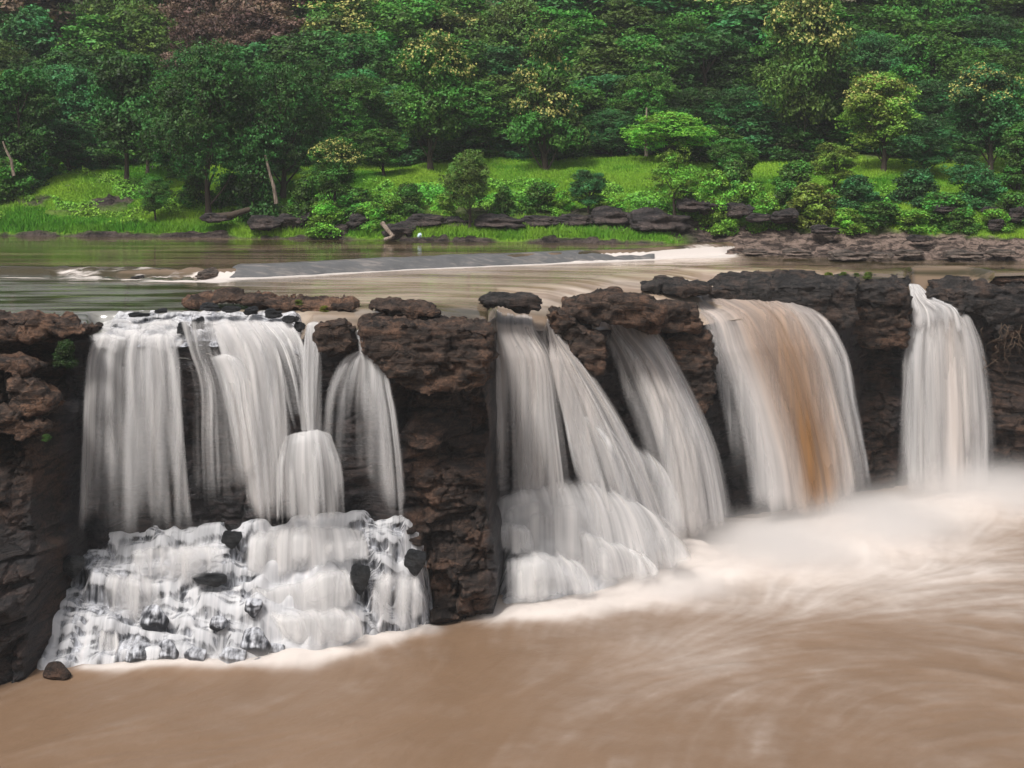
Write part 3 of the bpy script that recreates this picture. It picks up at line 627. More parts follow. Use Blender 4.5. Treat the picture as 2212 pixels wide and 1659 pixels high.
# F
fall('waterfall', 'curving cream fall between the slanting brown block and the rock column', [
 (upstream([rl([(1290, 706), (1318, 770), (1345, 860), (1380, 960), (1440, 1190)], (81.5, 79.8), (.7, .25, .12, .2), .03),
   rl([(1315, 702), (1362, 770), (1402, 860), (1432, 960), (1470, 1200)], (81.5, 79.0), (1, 1, .9, .9), .08),
   rl([(1350, 702), (1402, 770), (1444, 860), (1480, 960), (1520, 1195)], (81.6, 79.0), (1, 1.1, 1, .9), .14),
   rl([(1380, 704), (1430, 770), (1474, 860), (1514, 960), (1556, 1180)], (81.7, 79.6), (1, .95, .9, .85), .04),
   rl([(1400, 708), (1450, 775), (1494, 860), (1536, 960), (1584, 1150)], (81.8, 80.5), (.9, .55, .4, .4), .0)], 2.6), dict(seed=14, nu=130, fold=.24, side=.15, fade=.14)),
])
# G
def grails(dm=1.0):
    T = [(1508, 690, 1530, 760, 1556, 880, 1574, 980, 1590, 1150, (.9, .8, .75, .7), (0, 0)),
         (1536, 684, 1568, 760, 1600, 880, 1620, 980, 1640, 1155, (1, .6, .5, .5), (.05, 0)),
         (1562, 684, 1602, 760, 1644, 880, 1670, 980, 1694, 1155, (1, 1.1, 1.1, 1), (.15, .05)),
         (1592, 672, 1640, 750, 1690, 880, 1718, 980, 1742, 1150, (1.2, 1.2, 1.1, 1), (.7, .6, .35)),
         (1618, 668, 1668, 750, 1716, 880, 1742, 980, 1766, 1145, (1.2, 1.2, 1.2, 1.2), (.8, 1, .95)),
         (1650, 668, 1700, 750, 1744, 880, 1768, 980, 1792, 1140, (1.2, 1.2, 1.2, 1), (.85, .95, .8)),
         (1690, 668, 1738, 750, 1778, 880, 1802, 980, 1822, 1130, (1.2, 1.2, 1.1, 1), (.75, .6, .3)),
         (1722, 670, 1768, 750, 1804, 880, 1828, 980, 1846, 1120, (1.1, .9, .8, .7), (.3, .1)),
         (1752, 676, 1800, 750, 1834, 880, 1856, 980, 1874, 1110, (1, .75, .55, .5), (.03, 0)),
         (1778, 684, 1824, 750, 1852, 880, 1874, 980, 1896, 1100, (1, .8, .6, .45), (0, 0))]
    out = []
    for i, t in enumerate(T):
        u = i / 9; y0, y1 = 86.2 + 1.7 * u, 82.8 + 3.4 * u
        fr = lambda y: y0 + (y1 - y0) * ((y - t[1] - 4) / (t[9] - t[1]))**.5
        tt = t[11] if len(t[11]) > 2 else (t[11][0], *t[11])
        out.append(rl([(t[0], t[1] + 4), (t[2], t[3]), (t[4], t[5]), (t[6], t[7]), (t[8], t[9])], (y0, y1), [q * dm for q in t[10]], list(t[11])))
    return upstream(out, 3.4, 2.0, .45)
fall('waterfall', 'broad main fall with an orange brown streak of silt down its middle', [(grails(), dict(seed=15, nu=220, nv=120, fold=.22, side=.09, fade=.16, foldw=1.1))])
# H
fall('waterfall', 'rightmost fall, pale and solitary against the dark wall', [
 ([rl([(1972, 694), (1958, 740), (1950, 850), (1946, 1090)], (93.0, 92.4), (.8, .65, .5), 0),
   rl([(1988, 684), (1978, 740), (1972, 850), (1968, 1092)], (93.0, 92.0), (1, .75, .75), 0),
   rl([(2016, 676), (2014, 740), (2012, 850), (2012, 1094)], (93.0, 91.6), (1.1, .9, .85), .08),
   rl([(2048, 670), (2054, 740), (2060, 850), (2064, 1094)], (93.0, 91.6), (1.1, 1.1, 1.1), .22),
   rl([(2074, 674), (2092, 740), (2104, 850), (2112, 1092)], (93.0, 92.0), (1.1, 1.1, 1), .10),
   rl([(2096, 690), (2122, 750), (2134, 850), (2142, 1090)], (93.0, 92.6), (.9, .55, .5), 0)], dict(seed=16, nu=130, fold=.2, side=.17, fade=.12)),
 ([rl([(1962, 612), (1966, 640), (1966, 670), (1966, 730)], (93.8, 92.5), (1.2, 1.2, .8), .0), rl([(1970, 612), (1980, 640), (1998, 668), (2006, 735)], (93.8, 92.2), (1.3, 1.3, .9), .06),
   rl([(1978, 613), (1998, 640), (2036, 664), (2050, 730)], (93.8, 92.1), (1.3, 1.3, .9), .08), rl([(1986, 615), (2014, 640), (2066, 666), (2096, 735)], (93.8, 92.3), (1.2, 1.2, .7), .0)], dict(seed=17, nu=60, nv=60, fold=.06, side=.22, fade=.45, lip=0.0)),
])

# ------------------------------------------------------------------ stepped cascades at the foot of the falls
def cascade(xr, yback, yfront, ztop, seed, cell=(1.2, .85), chute=None, name='cascade', label='', bare=.5, ds=.045, zb=0.0, Ym=None, small=(.62, .5), amp=1.0):
    """a stepped pile of bedrock (heightfield over x and forward distance) with water draped over it"""
    x0, x1 = xr; Xa = (x0 - CX) / F * yfront(x0); Xb = (x1 - CX) / F * yfront(x1)
    Xs = np.arange(Xa, Xb, .06 if amp == 1 else .04); S = 1.0; n = 150
    s = np.linspace(0, 1.0, n)
    XX, SS = np.meshgrid(Xs, s)
    Ym = Ym or (66.5 if x1 < 1000 else 73.5); px = CX + XX / Ym * F
    YB, YFr, ZT = yback(px), yfront(px), ztop(px)
    Y = YB + (YFr - YB) * SS
    z0 = ZT * (1 - SS**1.15)
    w1 = fbm(XX * .5, Y * .5, 0, 3, seed)
    ch = chute(px, SS) if chute is not None else 0 * XX
    cw, cd = cell
    def drop(y_, q): return zb + (ZT - zb) * (1 - np.clip((YB - y_) / np.maximum(YB - YFr, .1), 0, 1)**1.15)
    f1, f2, cid, cx, cy, _ = worley(XX / cw + w1 * .25, Y / cd + w1 * .2, 0.5, seed, .75)
    front = (cy - .55) * cd                                     # each block keeps the level of its front edge
    zc = drop(cy * cd, 0) + (cid - .5) * .7 * amp - .28 * np.maximum(f1 - .25, 0)**1.5 * 2
    g1, g2, gid, gx, gy, _ = worley(XX / small[0] + w1, Y / small[1], 0.5, seed + 5, .85)
    zs = drop(gy * small[1], 0) + (gid - .5) * .9 * amp - .45 * amp * g1**2
    sm = sstep(-.15, .25, fbm(XX * .35, Y * .5, 0, 2, seed + 40)) * (1 - ch)
    zr = zc * (1 - .75 * sm) + zs * .75 * sm + (.07 * fbm(XX * 2, Y * 3, 0, 4, seed + 9)) * (1 - .6 * ch)
    zr = np.minimum(zr, ZT + .1); zr = zr * sstep(1.0, .93, SS) + (zb - (.6 if amp == 1 else .05)) * (1 - sstep(1.0, .93, SS))
    edgeL = sstep(x0, x0 + 45, px) * (1 - sstep(x1 - 45, x1, px)); zr = zr * edgeL + (zb - .6) * (1 - edgeL)
    for k in range(6):
        q = zr.copy(); q[1:-1, 1:-1] = (zr[1:-1, :-2] + zr[1:-1, 2:] + zr[:-2, 1:-1] + zr[2:, 1:-1] + zr[1:-1, 1:-1]) / 5
        f_ = np.clip(ch + .12, 0, 1); zr = zr * (1 - f_) + q * f_
    rock_V = np.stack([XX, Y, zr], -1)
    # water: thrown off each step, falling in an arc until the rock comes up to meet it
    hw = np.empty_like(zr); hw[0] = zr[0] + .05; slope = np.zeros(zr.shape[1])
    dY = (Y[0] - Y[1])
    zsm = zr.copy()
    for k in range(2):
        zsm = (zsm + np.roll(zsm, 1, 1) + np.roll(zsm, -1, 1)) / 3
    for i in range(1, n):
        slope = slope + dY * 5.0 * (1 + slope)
        cand = hw[i - 1] - slope * dY
        hit = zsm[i] + .05 >= cand
        hw[i] = np.where(hit, zsm[i] + .05, cand); slope = np.where(hit, np.minimum(slope, .25), slope)
    for k in range(2): hw[:, 1:-1] = (hw[:, :-2] + hw[:, 1:-1] + hw[:, 2:]) / 3
    hw = np.maximum(hw, zr + .02 - .16 * (1 - ch) * sstep(.0, .3, fbm(XX * .8, Y * 1.2, 0, 2, seed + 60)))
    for k in range(2): hw[:, 1:-1] = (hw[:, :-2] + hw[:, 1:-1] + hw[:, 2:]) / 3
    steep = np.clip(-np.gradient(hw, axis=0) / np.maximum(dY, .01) / 3, 0, 1)
    lipm = np.clip(np.gradient(steep, axis=0) * 12, 0, 1)
    dens = .70 + .55 * fbm(XX * 1.9, SS * 2.5, 0, 3, seed + 20) * (1 - .6 * ch) - bare * .10 + .42 * ch - .22 * steep * (1 - .6 * ch) + .5 * lipm
    dens = dens - .32 * sstep(.1, .45, fbm(XX * .6, SS * 5, 0, 3, seed + 61)) * (1 - ch)
    edge = sstep(x0 + 4, x0 + 40, px) * (1 - sstep(x1 - 40, x1 - 4, px))
    if amp < 1: edge = edge * (1 - sstep(.80, .95, SS))
    nu = len(Xs)
    root = tag(link(name, mesh_np(name, rock_V.reshape(-1, 3), grid_q(nu, n), attrs={'wet': np.full(XX.size, .55)}), M['filmrock']), label, 'cascade')
    vv = np.cumsum(np.concatenate([np.zeros((1, nu)), np.hypot(np.diff(hw, axis=0), np.diff(Y, axis=0))], 0), 0)
    link('water_film', mesh_np('film', np.stack([XX, Y - .03, hw], -1).reshape(-1, 3), grid_q(nu, n), uv=np.stack([XX, vv], -1).reshape(-1, 2),
         attrs={'dens': np.clip(dens, 0, 1.2).ravel(), 'tint': (.04 * ch).ravel(), 'edge': edge.ravel()}), M['film'], root)
    return root
shoreL = lambda x: np.interp(x, [60, 95, 140, 350, 530, 640, 780, 900, 960], [65.5, 64, 62.9, 63.5, 63.6, 64.4, 65.6, 67.6, 69])
cl = cascade((70, 945), lambda x: 69.3 + 0 * x, shoreL, lambda x: np.interp(x, [70, 140, 300, 420, 560, 760, 870, 945], [3.0, 4.3, 4.6, 4.7, 5.0, 5.35, 5.35, 3.2]),
        3, chute=lambda px, S: sstep(505 + 60 * S, 560 + 70 * S, px) * (1 - sstep(700 + 40 * S, 760 + 60 * S, px)),
        label='wide stepped cascade of boulders and white veils under the left falls', bare=.55)
shoreE = lambda x: np.interp(x, [1050, 1095, 1200, 1290, 1400, 1480, 1560], [70.6, 70.3, 70.6, 72.0, 74.0, 76.0, 79])
ce = cascade((1058, 1520), lambda x: np.interp(x, [1050, 1250, 1400, 1520], [77, 77.5, 79.5, 82]), lambda x: shoreE(x) + 1.3,
        lambda x: np.interp(x, [1058, 1120, 1250, 1330, 1420, 1520], [3.6, 4.2, 4.2, 3.0, 1.4, .2]), 14, cell=(2.0, 1.4),
        chute=lambda px, S: .35 + .65 * sstep(1180, 1260, px), name='cascade', label='smooth white cascade spreading under the middle fall', bare=.1)

cc = cascade((192, 668), lambda x: 71.9 + 0 * x, lambda x: np.interp(x, [190, 400, 700], [68.55, 68.7, 68.9]) + .22 * np.sin(x * .075) + .14 * np.sin(x * .21), lambda x: 14.98 + 0 * x, 33, cell=(.9, .6), Ym=69.8, zb=13.75, small=(.4, .28), amp=.28, bare=.1,
        name='cascade', label='low stepped crest of white water and black stones above the left falls')

def tier(root, rails, Y, d, seed, tint=0.0, **k):
    kw = dict(nu=80, nv=50, fold=.12, side=.24, fade=.30, foldw=.6, cf=.22, lip=9.0); kw.update(k)
    if not hasattr(d, '__len__'): d = (1.1, d, d * .85)
    rr = [rl(p, Y, d, tint) for p in rails]
    link('water_veil', sheet_mesh(rr, seed=seed, **{**kw, 'dmul': .74}), M['fall'], root); link('water_strands', strands_mesh(rr, 9, seed, nv=40, w=(.08, .20), cf=.3), M['strand'], root)
def arc(a, b, k=.35):      # thrown over a lip: starts flat, ends steep
    (x0, y0), (x1, y1) = a, b; return [(x0, y0), (x0 + (x1 - x0) * .5, y0 + (y1 - y0) * k * .6), (x0 + (x1 - x0) * .85, y0 + (y1 - y0) * .6), (x1, y1)]
for k_, (y0_, y1_, Y0_, Y1_) in enumerate(((690, 714, 71.0, 70.0), (703, 730, 70.0, 69.2), (716, 762, 69.3, 68.4))):
    xs_ = np.linspace(196 - 3 * k_, 392, 7); off_ = [7 * math.sin(2.3 * q + k_ * 1.7) for q in range(7)]
    tier(cc, [arc((x, y0_ + o_), (x - 6 + 12 * q / 6, y1_ + o_)) for q, (x, o_) in enumerate(zip(xs_, off_))], (Y0_, Y1_), .72, 80 + k_, nu=110, nv=30, cf=.3, fade=.4, lip=6.0)
tier(ce, [arc(*q) for q in (((1066, 1078), (1076, 1200)), ((1108, 1052), (1104, 1205)), ((1158, 1028), (1195, 1240)), ((1210, 1016), (1264, 1285)), ((1258, 1024), (1336, 1298)), ((1304, 1050), (1400, 1284)), ((1352, 1085), (1452, 1252)), ((1396, 1125), (1500, 1222)))], (75.3, 73.9), .98, 61, nu=170, nv=80)
tier(ce, [arc(*q) for q in (((1076, 1132), (1082, 1205)), ((1105, 1124), (1112, 1205)), ((1135, 1130), (1160, 1210)))], (73.8, 73.2), .9, 62)
tier(ce, [arc(*q) for q in (((1084, 1196), (1090, 1326)), ((1122, 1186), (1134, 1322)), ((1166, 1182), (1206, 1316)), ((1206, 1194), (1258, 1306)), ((1232, 1214), (1294, 1298)))], (72.8, 71.3), .9, 63, nu=110)
tier(ce, [arc(*q) for q in (((1240, 1130), (1258, 1240)), ((1290, 1150), (1330, 1280)), ((1340, 1175), (1392, 1265)), ((1370, 1195), (1430, 1245)))], (74.2, 73.4), .75, 64)
tier(ce, [arc(*q) for q in (((1300, 900), (1345, 1110)), ((1345, 930), (1400, 1160)), ((1388, 960), (1452, 1200)), ((1420, 1000), (1492, 1215)))], (77.2, 76.2), .62, 64 + 12, nu=90, nv=80)
tier(cl, [arc(*q) for q in (((545, 1142), (530, 1240)), ((600, 1130), (588, 1265)), ((660, 1126), (660, 1255)), ((720, 1126), (738, 1230)), ((768, 1136), (802, 1216)))], (67.9, 66.8), 1.0, 65, nu=110)
tier(cl, [arc(*q) for q in (((532, 1245), (540, 1335)), ((585, 1262), (592, 1345)), ((645, 1238), (655, 1350)), ((700, 1214), (728, 1335)), ((738, 1222), (766, 1315)))], (66.6, 65.8), 1.05, 66, nu=110)
tier(cl, [arc(*q) for q in (((560, 1322), (622, 1424)), ((612, 1316), (644, 1420)), ((672, 1312), (702, 1412)), ((722, 1310), (754, 1404)), ((756, 1318), (792, 1396)))], (65.6, 64.9), 1.05, 67, nu=110)
tier(cl, [arc(*q) for q in (((278, 1184), (272, 1258)), ((330, 1174), (330, 1266)), ((380, 1168), (386, 1268)), ((430, 1166), (440, 1262)), ((470, 1172), (486, 1240)))], (67.0, 66.3), .62, 68, nu=110)
tier(cl, [arc(*q) for q in (((235, 1238), (206, 1340)), ((262, 1228), (252, 1350)), ((300, 1230), (306, 1355)), ((340, 1244), (352, 1340)))], (66.2, 65.3), .6, 69)
tier(cl, [arc(*q) for q in (((215, 1345), (212, 1445)), ((235, 1342), (238, 1450)), ((256, 1350), (262, 1442)))], (64.9, 64.0), .95, 73)
tier(cl, [arc(*q) for q in (((815, 1228), (800, 1345)), ((850, 1222), (842, 1368)), ((885, 1232), (880, 1366)), ((912, 1248), (916, 1335)))], (67.6, 66.5), .5, 74, nu=100)
# ------------------------------------------------------------------ plunge pool
def build_pool():
    xs = np.arange(-46, 60, .16); ys = np.arange(40, 98.5, .16)
    X, Y = np.meshgrid(xs, ys); nx, ny = len(xs), len(ys)
    px = px_of(X, Y); py = HY + HC * F / Y
    # flow field
    def src(sx, sy, st, r):
        dx, dy_ = X - sx, Y - sy; q = np.exp(-(dx**2 + dy_**2) / r**2); return dx * q * st, dy_ * q * st
    U = -0.55 + 0 * X; Vv = -0.15 + 0 * X
    cx, cy = 24.0, 47.0
    dx, dy_ = X - cx, Y - cy; rr = np.hypot(dx, dy_) + .1; sw = np.exp(-(rr / 34)**2) * 2.2
    U += -dy_ / rr * sw; Vv += dx / rr * sw
    for sxp, yy, st, r in ((1280, 71, .5, 5), (1430, 74, .5, 6), (1750, 82, .35, 8), (2050, 91, .35, 8), (700, 64.6, .6, 4), (450, 63.6, .5, 4)):
        a, b = src((sxp - CX) / F * yy, yy + .8, st, r); U += a; Vv += b
    wgl = fbm(X * .09, Y * .12, 0, 4, 81) * 2.2
    ang = np.arctan2(Vv, U) + wgl * .55; ux, uy = np.cos(ang), np.sin(ang)
    def lic(seed, freq, L=26):
        N = fbm(X * freq, Y * freq, 0, 3, seed)
        acc = N.copy(); cnt = 1
        for sgn in (1, -1):
            fx, fy = np.meshgrid(np.arange(nx, dtype=float), np.arange(ny, dtype=float))
            for k in range(L):
                ix = np.clip(fx, 0, nx - 1.01).astype(int); iy = np.clip(fy, 0, ny - 1.01).astype(int)
                fx = fx + sgn * ux[iy, ix] * .9; fy = fy + sgn * uy[iy, ix] * .9
                ix = np.clip(fx, 0, nx - 1.01).astype(int); iy = np.clip(fy, 0, ny - 1.01).astype(int)
                acc += N[iy, ix]; cnt += 1
        acc /= cnt; return (acc - acc.mean()) / acc.std()
    s1 = lic(83, 2.6, 14); s3 = lic(86, 4.0, 7); s2 = lic(85, .8, 12)
    def dseg(pts):
        d = np.full(X.shape, 1e9)
        W = [((a - CX) / F * HC * F / (b - HY), HC * F / (b - HY)) for a, b in pts]
        for (ax, ay), (bx, by) in zip(W[:-1], W[1:]):
            t = np.clip(((X - ax) * (bx - ax) + (Y - ay) * (by - ay)) / ((bx - ax)**2 + (by - ay)**2), 0, 1)
            d = np.minimum(d, np.hypot(X - ax - t * (bx - ax), Y - ay - t * (by - ay)))
        return d
    nz = fbm(X * .25, Y * .25, 0, 3, 87)
    d1 = dseg([(190, 1448), (340, 1440), (530, 1438), (640, 1420), (780, 1398), (915, 1362)])
    d2 = dseg([(1100, 1325), (1200, 1320), (1285, 1300), (1400, 1258), (1490, 1205)])
    d3 = dseg([(1450, 1225), (1560, 1195), (1700, 1165), (1850, 1140), (1960, 1110), (2200, 1085), (2600, 1080)])
    foam = 1.15 * np.exp(-(d1 / (.65 + .5 * nz + .8 * np.exp(-((px - 660) / 90)**2)))**2)
    foam += 1.2 * np.exp(-(d2 / (1.7 + .8 * nz))**2)
    foam += .85 * np.exp(-(d3 / (4.0 + 1.5 * nz))**1.6)
    foam += .55 * np.exp(-((px - 1850) / 430)**2 - ((py - 1200) / 110)**2) + .16 * np.exp(-((px - 2150) / 300)**2 - ((py - 1290) / 90)**2)
    foam += .24 * np.exp(-((px - 1500) / 240)**2 - ((py - 1400) / 130)**2) + .08 * sstep(900, 1500, px)
    foam *= 1 - .55 * np.exp(-((px - 1480) / 90)**2 - ((py - 1340) / 22)**2)
    foam *= 1 - .6 * np.exp(-((px - 1870) / 230)**2 - ((py - 1372) / 30)**2)
    amt = .10 + .22 * np.clip(foam, 0, 1) * (1.2 - np.clip(foam, 0, 1))
    foamf = foam + s1 * amt * .20 + s3 * amt * .14 + s2 * amt * .24 + .10 * np.clip(s1 * s2, -1, 2) * amt + .12 * fbm(X * .5, Y * .8, 0, 5, 111) + .05 * fbm(X * 1.6, Y * 2.6, 0, 4, 112)
    z = .05 * s2 * (.3 + foam) + .55 * np.exp(-(d3 / 3.2)**2) * (1 + .5 * nz) + .30 * np.exp(-(d2 / 1.2)**2) + .22 * np.exp(-(d1 / .8)**2) + .12 * fbm(X * .3, Y * .3, 0, 3, 89) * np.clip(foam, 0, 1)
    me = mesh_np('plunge_pool', np.stack([X, Y, z], -1).reshape(-1, 3), grid_q(nx, ny), attrs={'foam': np.clip(foamf, -.3, 1.3).ravel(), 'st': s1.ravel()})
    g = NG('silty_pool_water'); v = g.mapping((1, 1, 1)); n1 = g.noise(v, 1.4, 6, .6, 1.2); n2 = g.noise(v, .18, 3, .5, .4)
    c = g.mix(n2, (.165, .103, .062), (.235, .152, .097))
    fo = g.math('ADD', g.attr('foam'), g.math('MULTIPLY', g.math('SUBTRACT', n1, .5), .10))
    c = g.mix(g.ramp(fo, -.05, 1.15), c, (.64, .575, .53))
    m = g.done(g.bsdf(c, .42, g.bump(g.math('ADD', n1, g.math('MULTIPLY', g.attr('st'), .25)), .25, .08), .3))
    tag(link('plunge_pool', me, m), kind='structure')
build_pool()

# ------------------------------------------------------------------ far bank and hillside
def zbank(x, Y):
    d = Y - ybank(x)
    z = np.interp(d, [-3, -.5, .6, 3, 8, 15, 25, 34, 45, 55, 65, 80, 110, 150, 260], [14.2, 14.6, 15.72, 16.6, 18.2, 19.4, 20.8, 21.7, 23.0, 26.5, 32, 42, 60, 80, 110])
    sh = sstep(1400, 1560, x)                       # flat rock shelf on the right
    zr = np.interp(d, [-3, -.5, .4, 3, 5.5, 9, 15, 25, 34, 45, 55, 65, 80, 110, 150, 260], [13.4, 13.9, 14.75, 15.2, 16.2, 17.6, 18.9, 20.6, 21.7, 23, 26.5, 32, 42, 60, 80, 110])
    z = z * (1 - sh) + zr * sh
    wx = (x - CX) / F * Y
    a = sstep(.5, 5, d)
    z = z + a * (.55 * fbm(wx * .09, Y * .12, 0, 3, 91) + .22 * fbm(wx * .5, Y * .5, 0, 3, 93))
    z = z + .9 * np.exp(-((x - 180) / 160)**2 - ((d - 13) / 6)**2) - .5 * np.exp(-((x - 560) / 110)**2 - ((d - 8) / 6)**2) + .5 * np.exp(-((x - 700) / 60)**2 - ((d - 5) / 3)**2)
    return z
def grass_mask(x, Y):
    """1 = grass, 0 = rock or soil"""
    d = Y - ybank(x); wx = (x - CX) / F * Y
    n = fbm(wx * .35, Y * .45, 0, 4, 95); n2 = fbm(wx * .12, Y * .2, 0, 3, 97)
    m = sstep(.45, .9, d + n * .5)
    rk = sstep(420, 560, x) * (1 - sstep(1480, 1560, x)) * np.exp(-((d - 4.4) / 2.3)**4)     # dark rock band behind the strip of grass
    rk = rk * (1 - sstep(-.25, .3, n2 - .15) * .5)
    m = m * (1 - rk * sstep(-.5, -.2, -n + .1) )
    sh = sstep(1420, 1520, x)
    m = m * (1 - sh) + sh * sstep(4.6, 5.6, d + n * 1.2 + np.interp(x, [1420, 1900, 2212], [-1.2, .2, 1.0]))
    pt = np.exp(-((x - 230) / 110)**2 - ((d - 9) / 3.5)**2) * 1.3 + np.exp(-((x - 90) / 130)**2 - ((d - 6) / 2)**2) * .8
    m = m * (1 - pt * sstep(.0, .25, n + .08))
    m = m * (1 - .85 * sstep(29, 34, d + 3 * n))
    return np.clip(m, 0, 1)
def build_bank():
    xs = np.concatenate([np.arange(-900, -60, 30), np.arange(-60, 2280, 5.0), np.arange(2280, 3100, 30)])
    ds = np.concatenate([np.linspace(-3, 12, 90), np.linspace(12.3, 36, 80), np.linspace(37, 150, 60)])
    X, D = np.meshgrid(xs, ds); Y = ybank(X) + D
    z = zbank(X, Y); wx = (X - CX) / F * Y; gm = grass_mask(X, Y)
    f1, f2, cid, *_ = worley(wx * .8, Y * .9, 0, 99)
    z = z + (1 - gm) * sstep(0, .6, D) * (1 - sstep(12, 16, D)) * ((cid - .4) * .55 + .25 * fbm(wx * 1.5, Y * 1.5, 0, 4, 101))
    me = mesh_np('riverbank', np.stack([wx, Y, z], -1).reshape(-1, 3), grid_q(len(xs), len(ds)), attrs={'grass': gm.ravel(), 'rightb': sstep(1450, 1600, X).ravel(), 'wet': 0 * gm.ravel()})
    g = NG('bank_ground'); v = g.mapping((1, 1, 1)); n = g.noise(v, .5, 5, .6); n2 = g.noise(v, 5, 6, .7); n3 = g.noise(g.mapping((.6, .9, 2)), 1.2, 7, .65, .8)
    gr = g.mix(n, (.10, .27, .016), (.24, .40, .028)); gr = g.mix(g.ramp(n2, .3, .62), g.mix(.5, gr, (.02, .05, .01)), gr)
    rk = g.mix(g.ramp(n3, .38, .62), (.022, .018, .018), (.10, .078, .07))
    rkr = g.mix(g.ramp(n3, .42, .6), (.045, .034, .03), (.27, .20, .165))
    rk = g.mix(g.attr('rightb'), rk, rkr)
    rk = g.mix(g.ramp(n2, .3, .55), g.mix(.6, rk, (0, 0, 0)), rk)
    c = g.mix(g.attr('grass'), rk, gr)
    m = g.done(g.bsdf(c, .95, g.bump(g.math('ADD', n2, g.math('MULTIPLY', n3, 1.2)), .9, .3), .15))
    tag(link('riverbank', me, m), kind='structure')
build_bank()

def leaves_mesh(name, C, Nrm, size, rng, lv, cl, asp=.55):
    """rhombus leaves at C with normals Nrm"""
    n = len(C); r = rng.normal(size=(n, 3)); T = np.cross(Nrm, r); T /= np.linalg.norm(T, axis=1)[:, None] + 1e-9
    B = np.cross(Nrm, T); s = (size * rng.uniform(.7, 1.3, n))[:, None]
    V = np.stack([C - T * s * .5, C - B * s * .5 * asp, C + T * s * .5, C + B * s * .5 * asp], 1).reshape(-1, 3)
    Q = np.arange(n * 4).reshape(-1, 4)
    return mesh_np(name, V, Q, attrs={'lv': np.repeat(lv, 4), 'cl': np.repeat(cl, 4)}, smooth=False)

def grass_field():
    rng = np.random.default_rng(5); n = 340000
    x = rng.uniform(-80, 2290, n); d = rng.uniform(.5, 31, n)**1.0; d = .5 + (d - .5) * rng.uniform(.15, 1, n)**.5
    Y = ybank(x) + d; gm = grass_mask(x, Y); k = rng.uniform(0, 1, n) < gm**2; x, Y, d = x[k], Y[k], d[k]
    wx = (x - CX) / F * Y; z = zbank(x, Y); n = len(x)
    tall = .10 + .18 * np.clip(fbm(wx * .4, Y * .5, 0, 3, 103) + .35, 0, 1) + .20 * (1 - sstep(1.5, 4, d)) * (1 - sstep(1380, 1450, x))
    h = tall * rng.uniform(.6, 1.5, n); a = rng.uniform(0, 6.283, n); wd = .035 + .03 * rng.uniform(0, 1, n)
    lean = rng.normal(size=(n, 2)) * .35
    b0 = np.stack([wx - np.cos(a) * wd, Y - np.sin(a) * wd, z - .03], -1); b1 = np.stack([wx + np.cos(a) * wd, Y + np.sin(a) * wd, z - .03], -1)
    tp = np.stack([wx + lean[:, 0] * h, Y + lean[:, 1] * h, z + h], -1)
    V = np.stack([b0, b1, tp], 1).reshape(-1, 3)
    cl = np.clip(.5 + fbm(wx * .15, Y * .2, 0, 3, 105), 0, 1)
    me = mesh_np('grass', V, np.arange(n * 3).reshape(-1, 3), attrs={'lv': np.repeat(rng.uniform(0, 1, n), 3), 'cl': np.repeat(cl, 3)}, smooth=False)
    g = NG('grass_blades'); c = g.mix(g.attr('cl'), (.08, .27, .014), (.28, .46, .035)); c = g.mix(g.attr('lv'), g.mix(.4, c, (.02, .05, .01)), c)
    m = g.done(g.bsdf(c, .7, None, .2))
    o = link('grass', me, m); tag(o, kind='stuff')
    # low leafy weeds creeping over the bank
    n = 150000; x = rng.uniform(-80, 2290, n); d = rng.uniform(2.0, 14, n) if True else 0; Y = ybank(x) + d; wx = (x - CX) / F * Y
    w = fbm(wx * .28, Y * .35, 0, 4, 107) + np.interp(x, [0, 500, 600, 1300, 1500, 2212], [-.05, .0, .12, .12, .12, .15]) - .4 * (x > 540) * (x < 1480) * (d > 2.0) * (d < 6.0) - .35 * (x > 1420) * (d < 5.5)
    k = w > .12; x, Y, wx, w = x[k], Y[k], wx[k], w[k]
    z = zbank(x, Y) + rng.uniform(0, 1, len(x)) * np.clip((w - .1) * 2.2, .1, .8)
    C = np.stack([wx, Y, z], -1); N = rng.normal(size=C.shape) * .5 + [0, -.3, .8]; N /= np.linalg.norm(N, axis=1)[:, None]
    me = leaves_mesh('undergrowth', C, N, .22, rng, rng.uniform(0, 1, len(x)), np.clip(.5 + fbm(wx * .2, Y * .2, 0, 2, 109), 0, 1), .7)
    o = link('undergrowth', me, M['leaf']); o.color = (.12, .34, .022, 1); tag(o, kind='stuff')
grass_field()

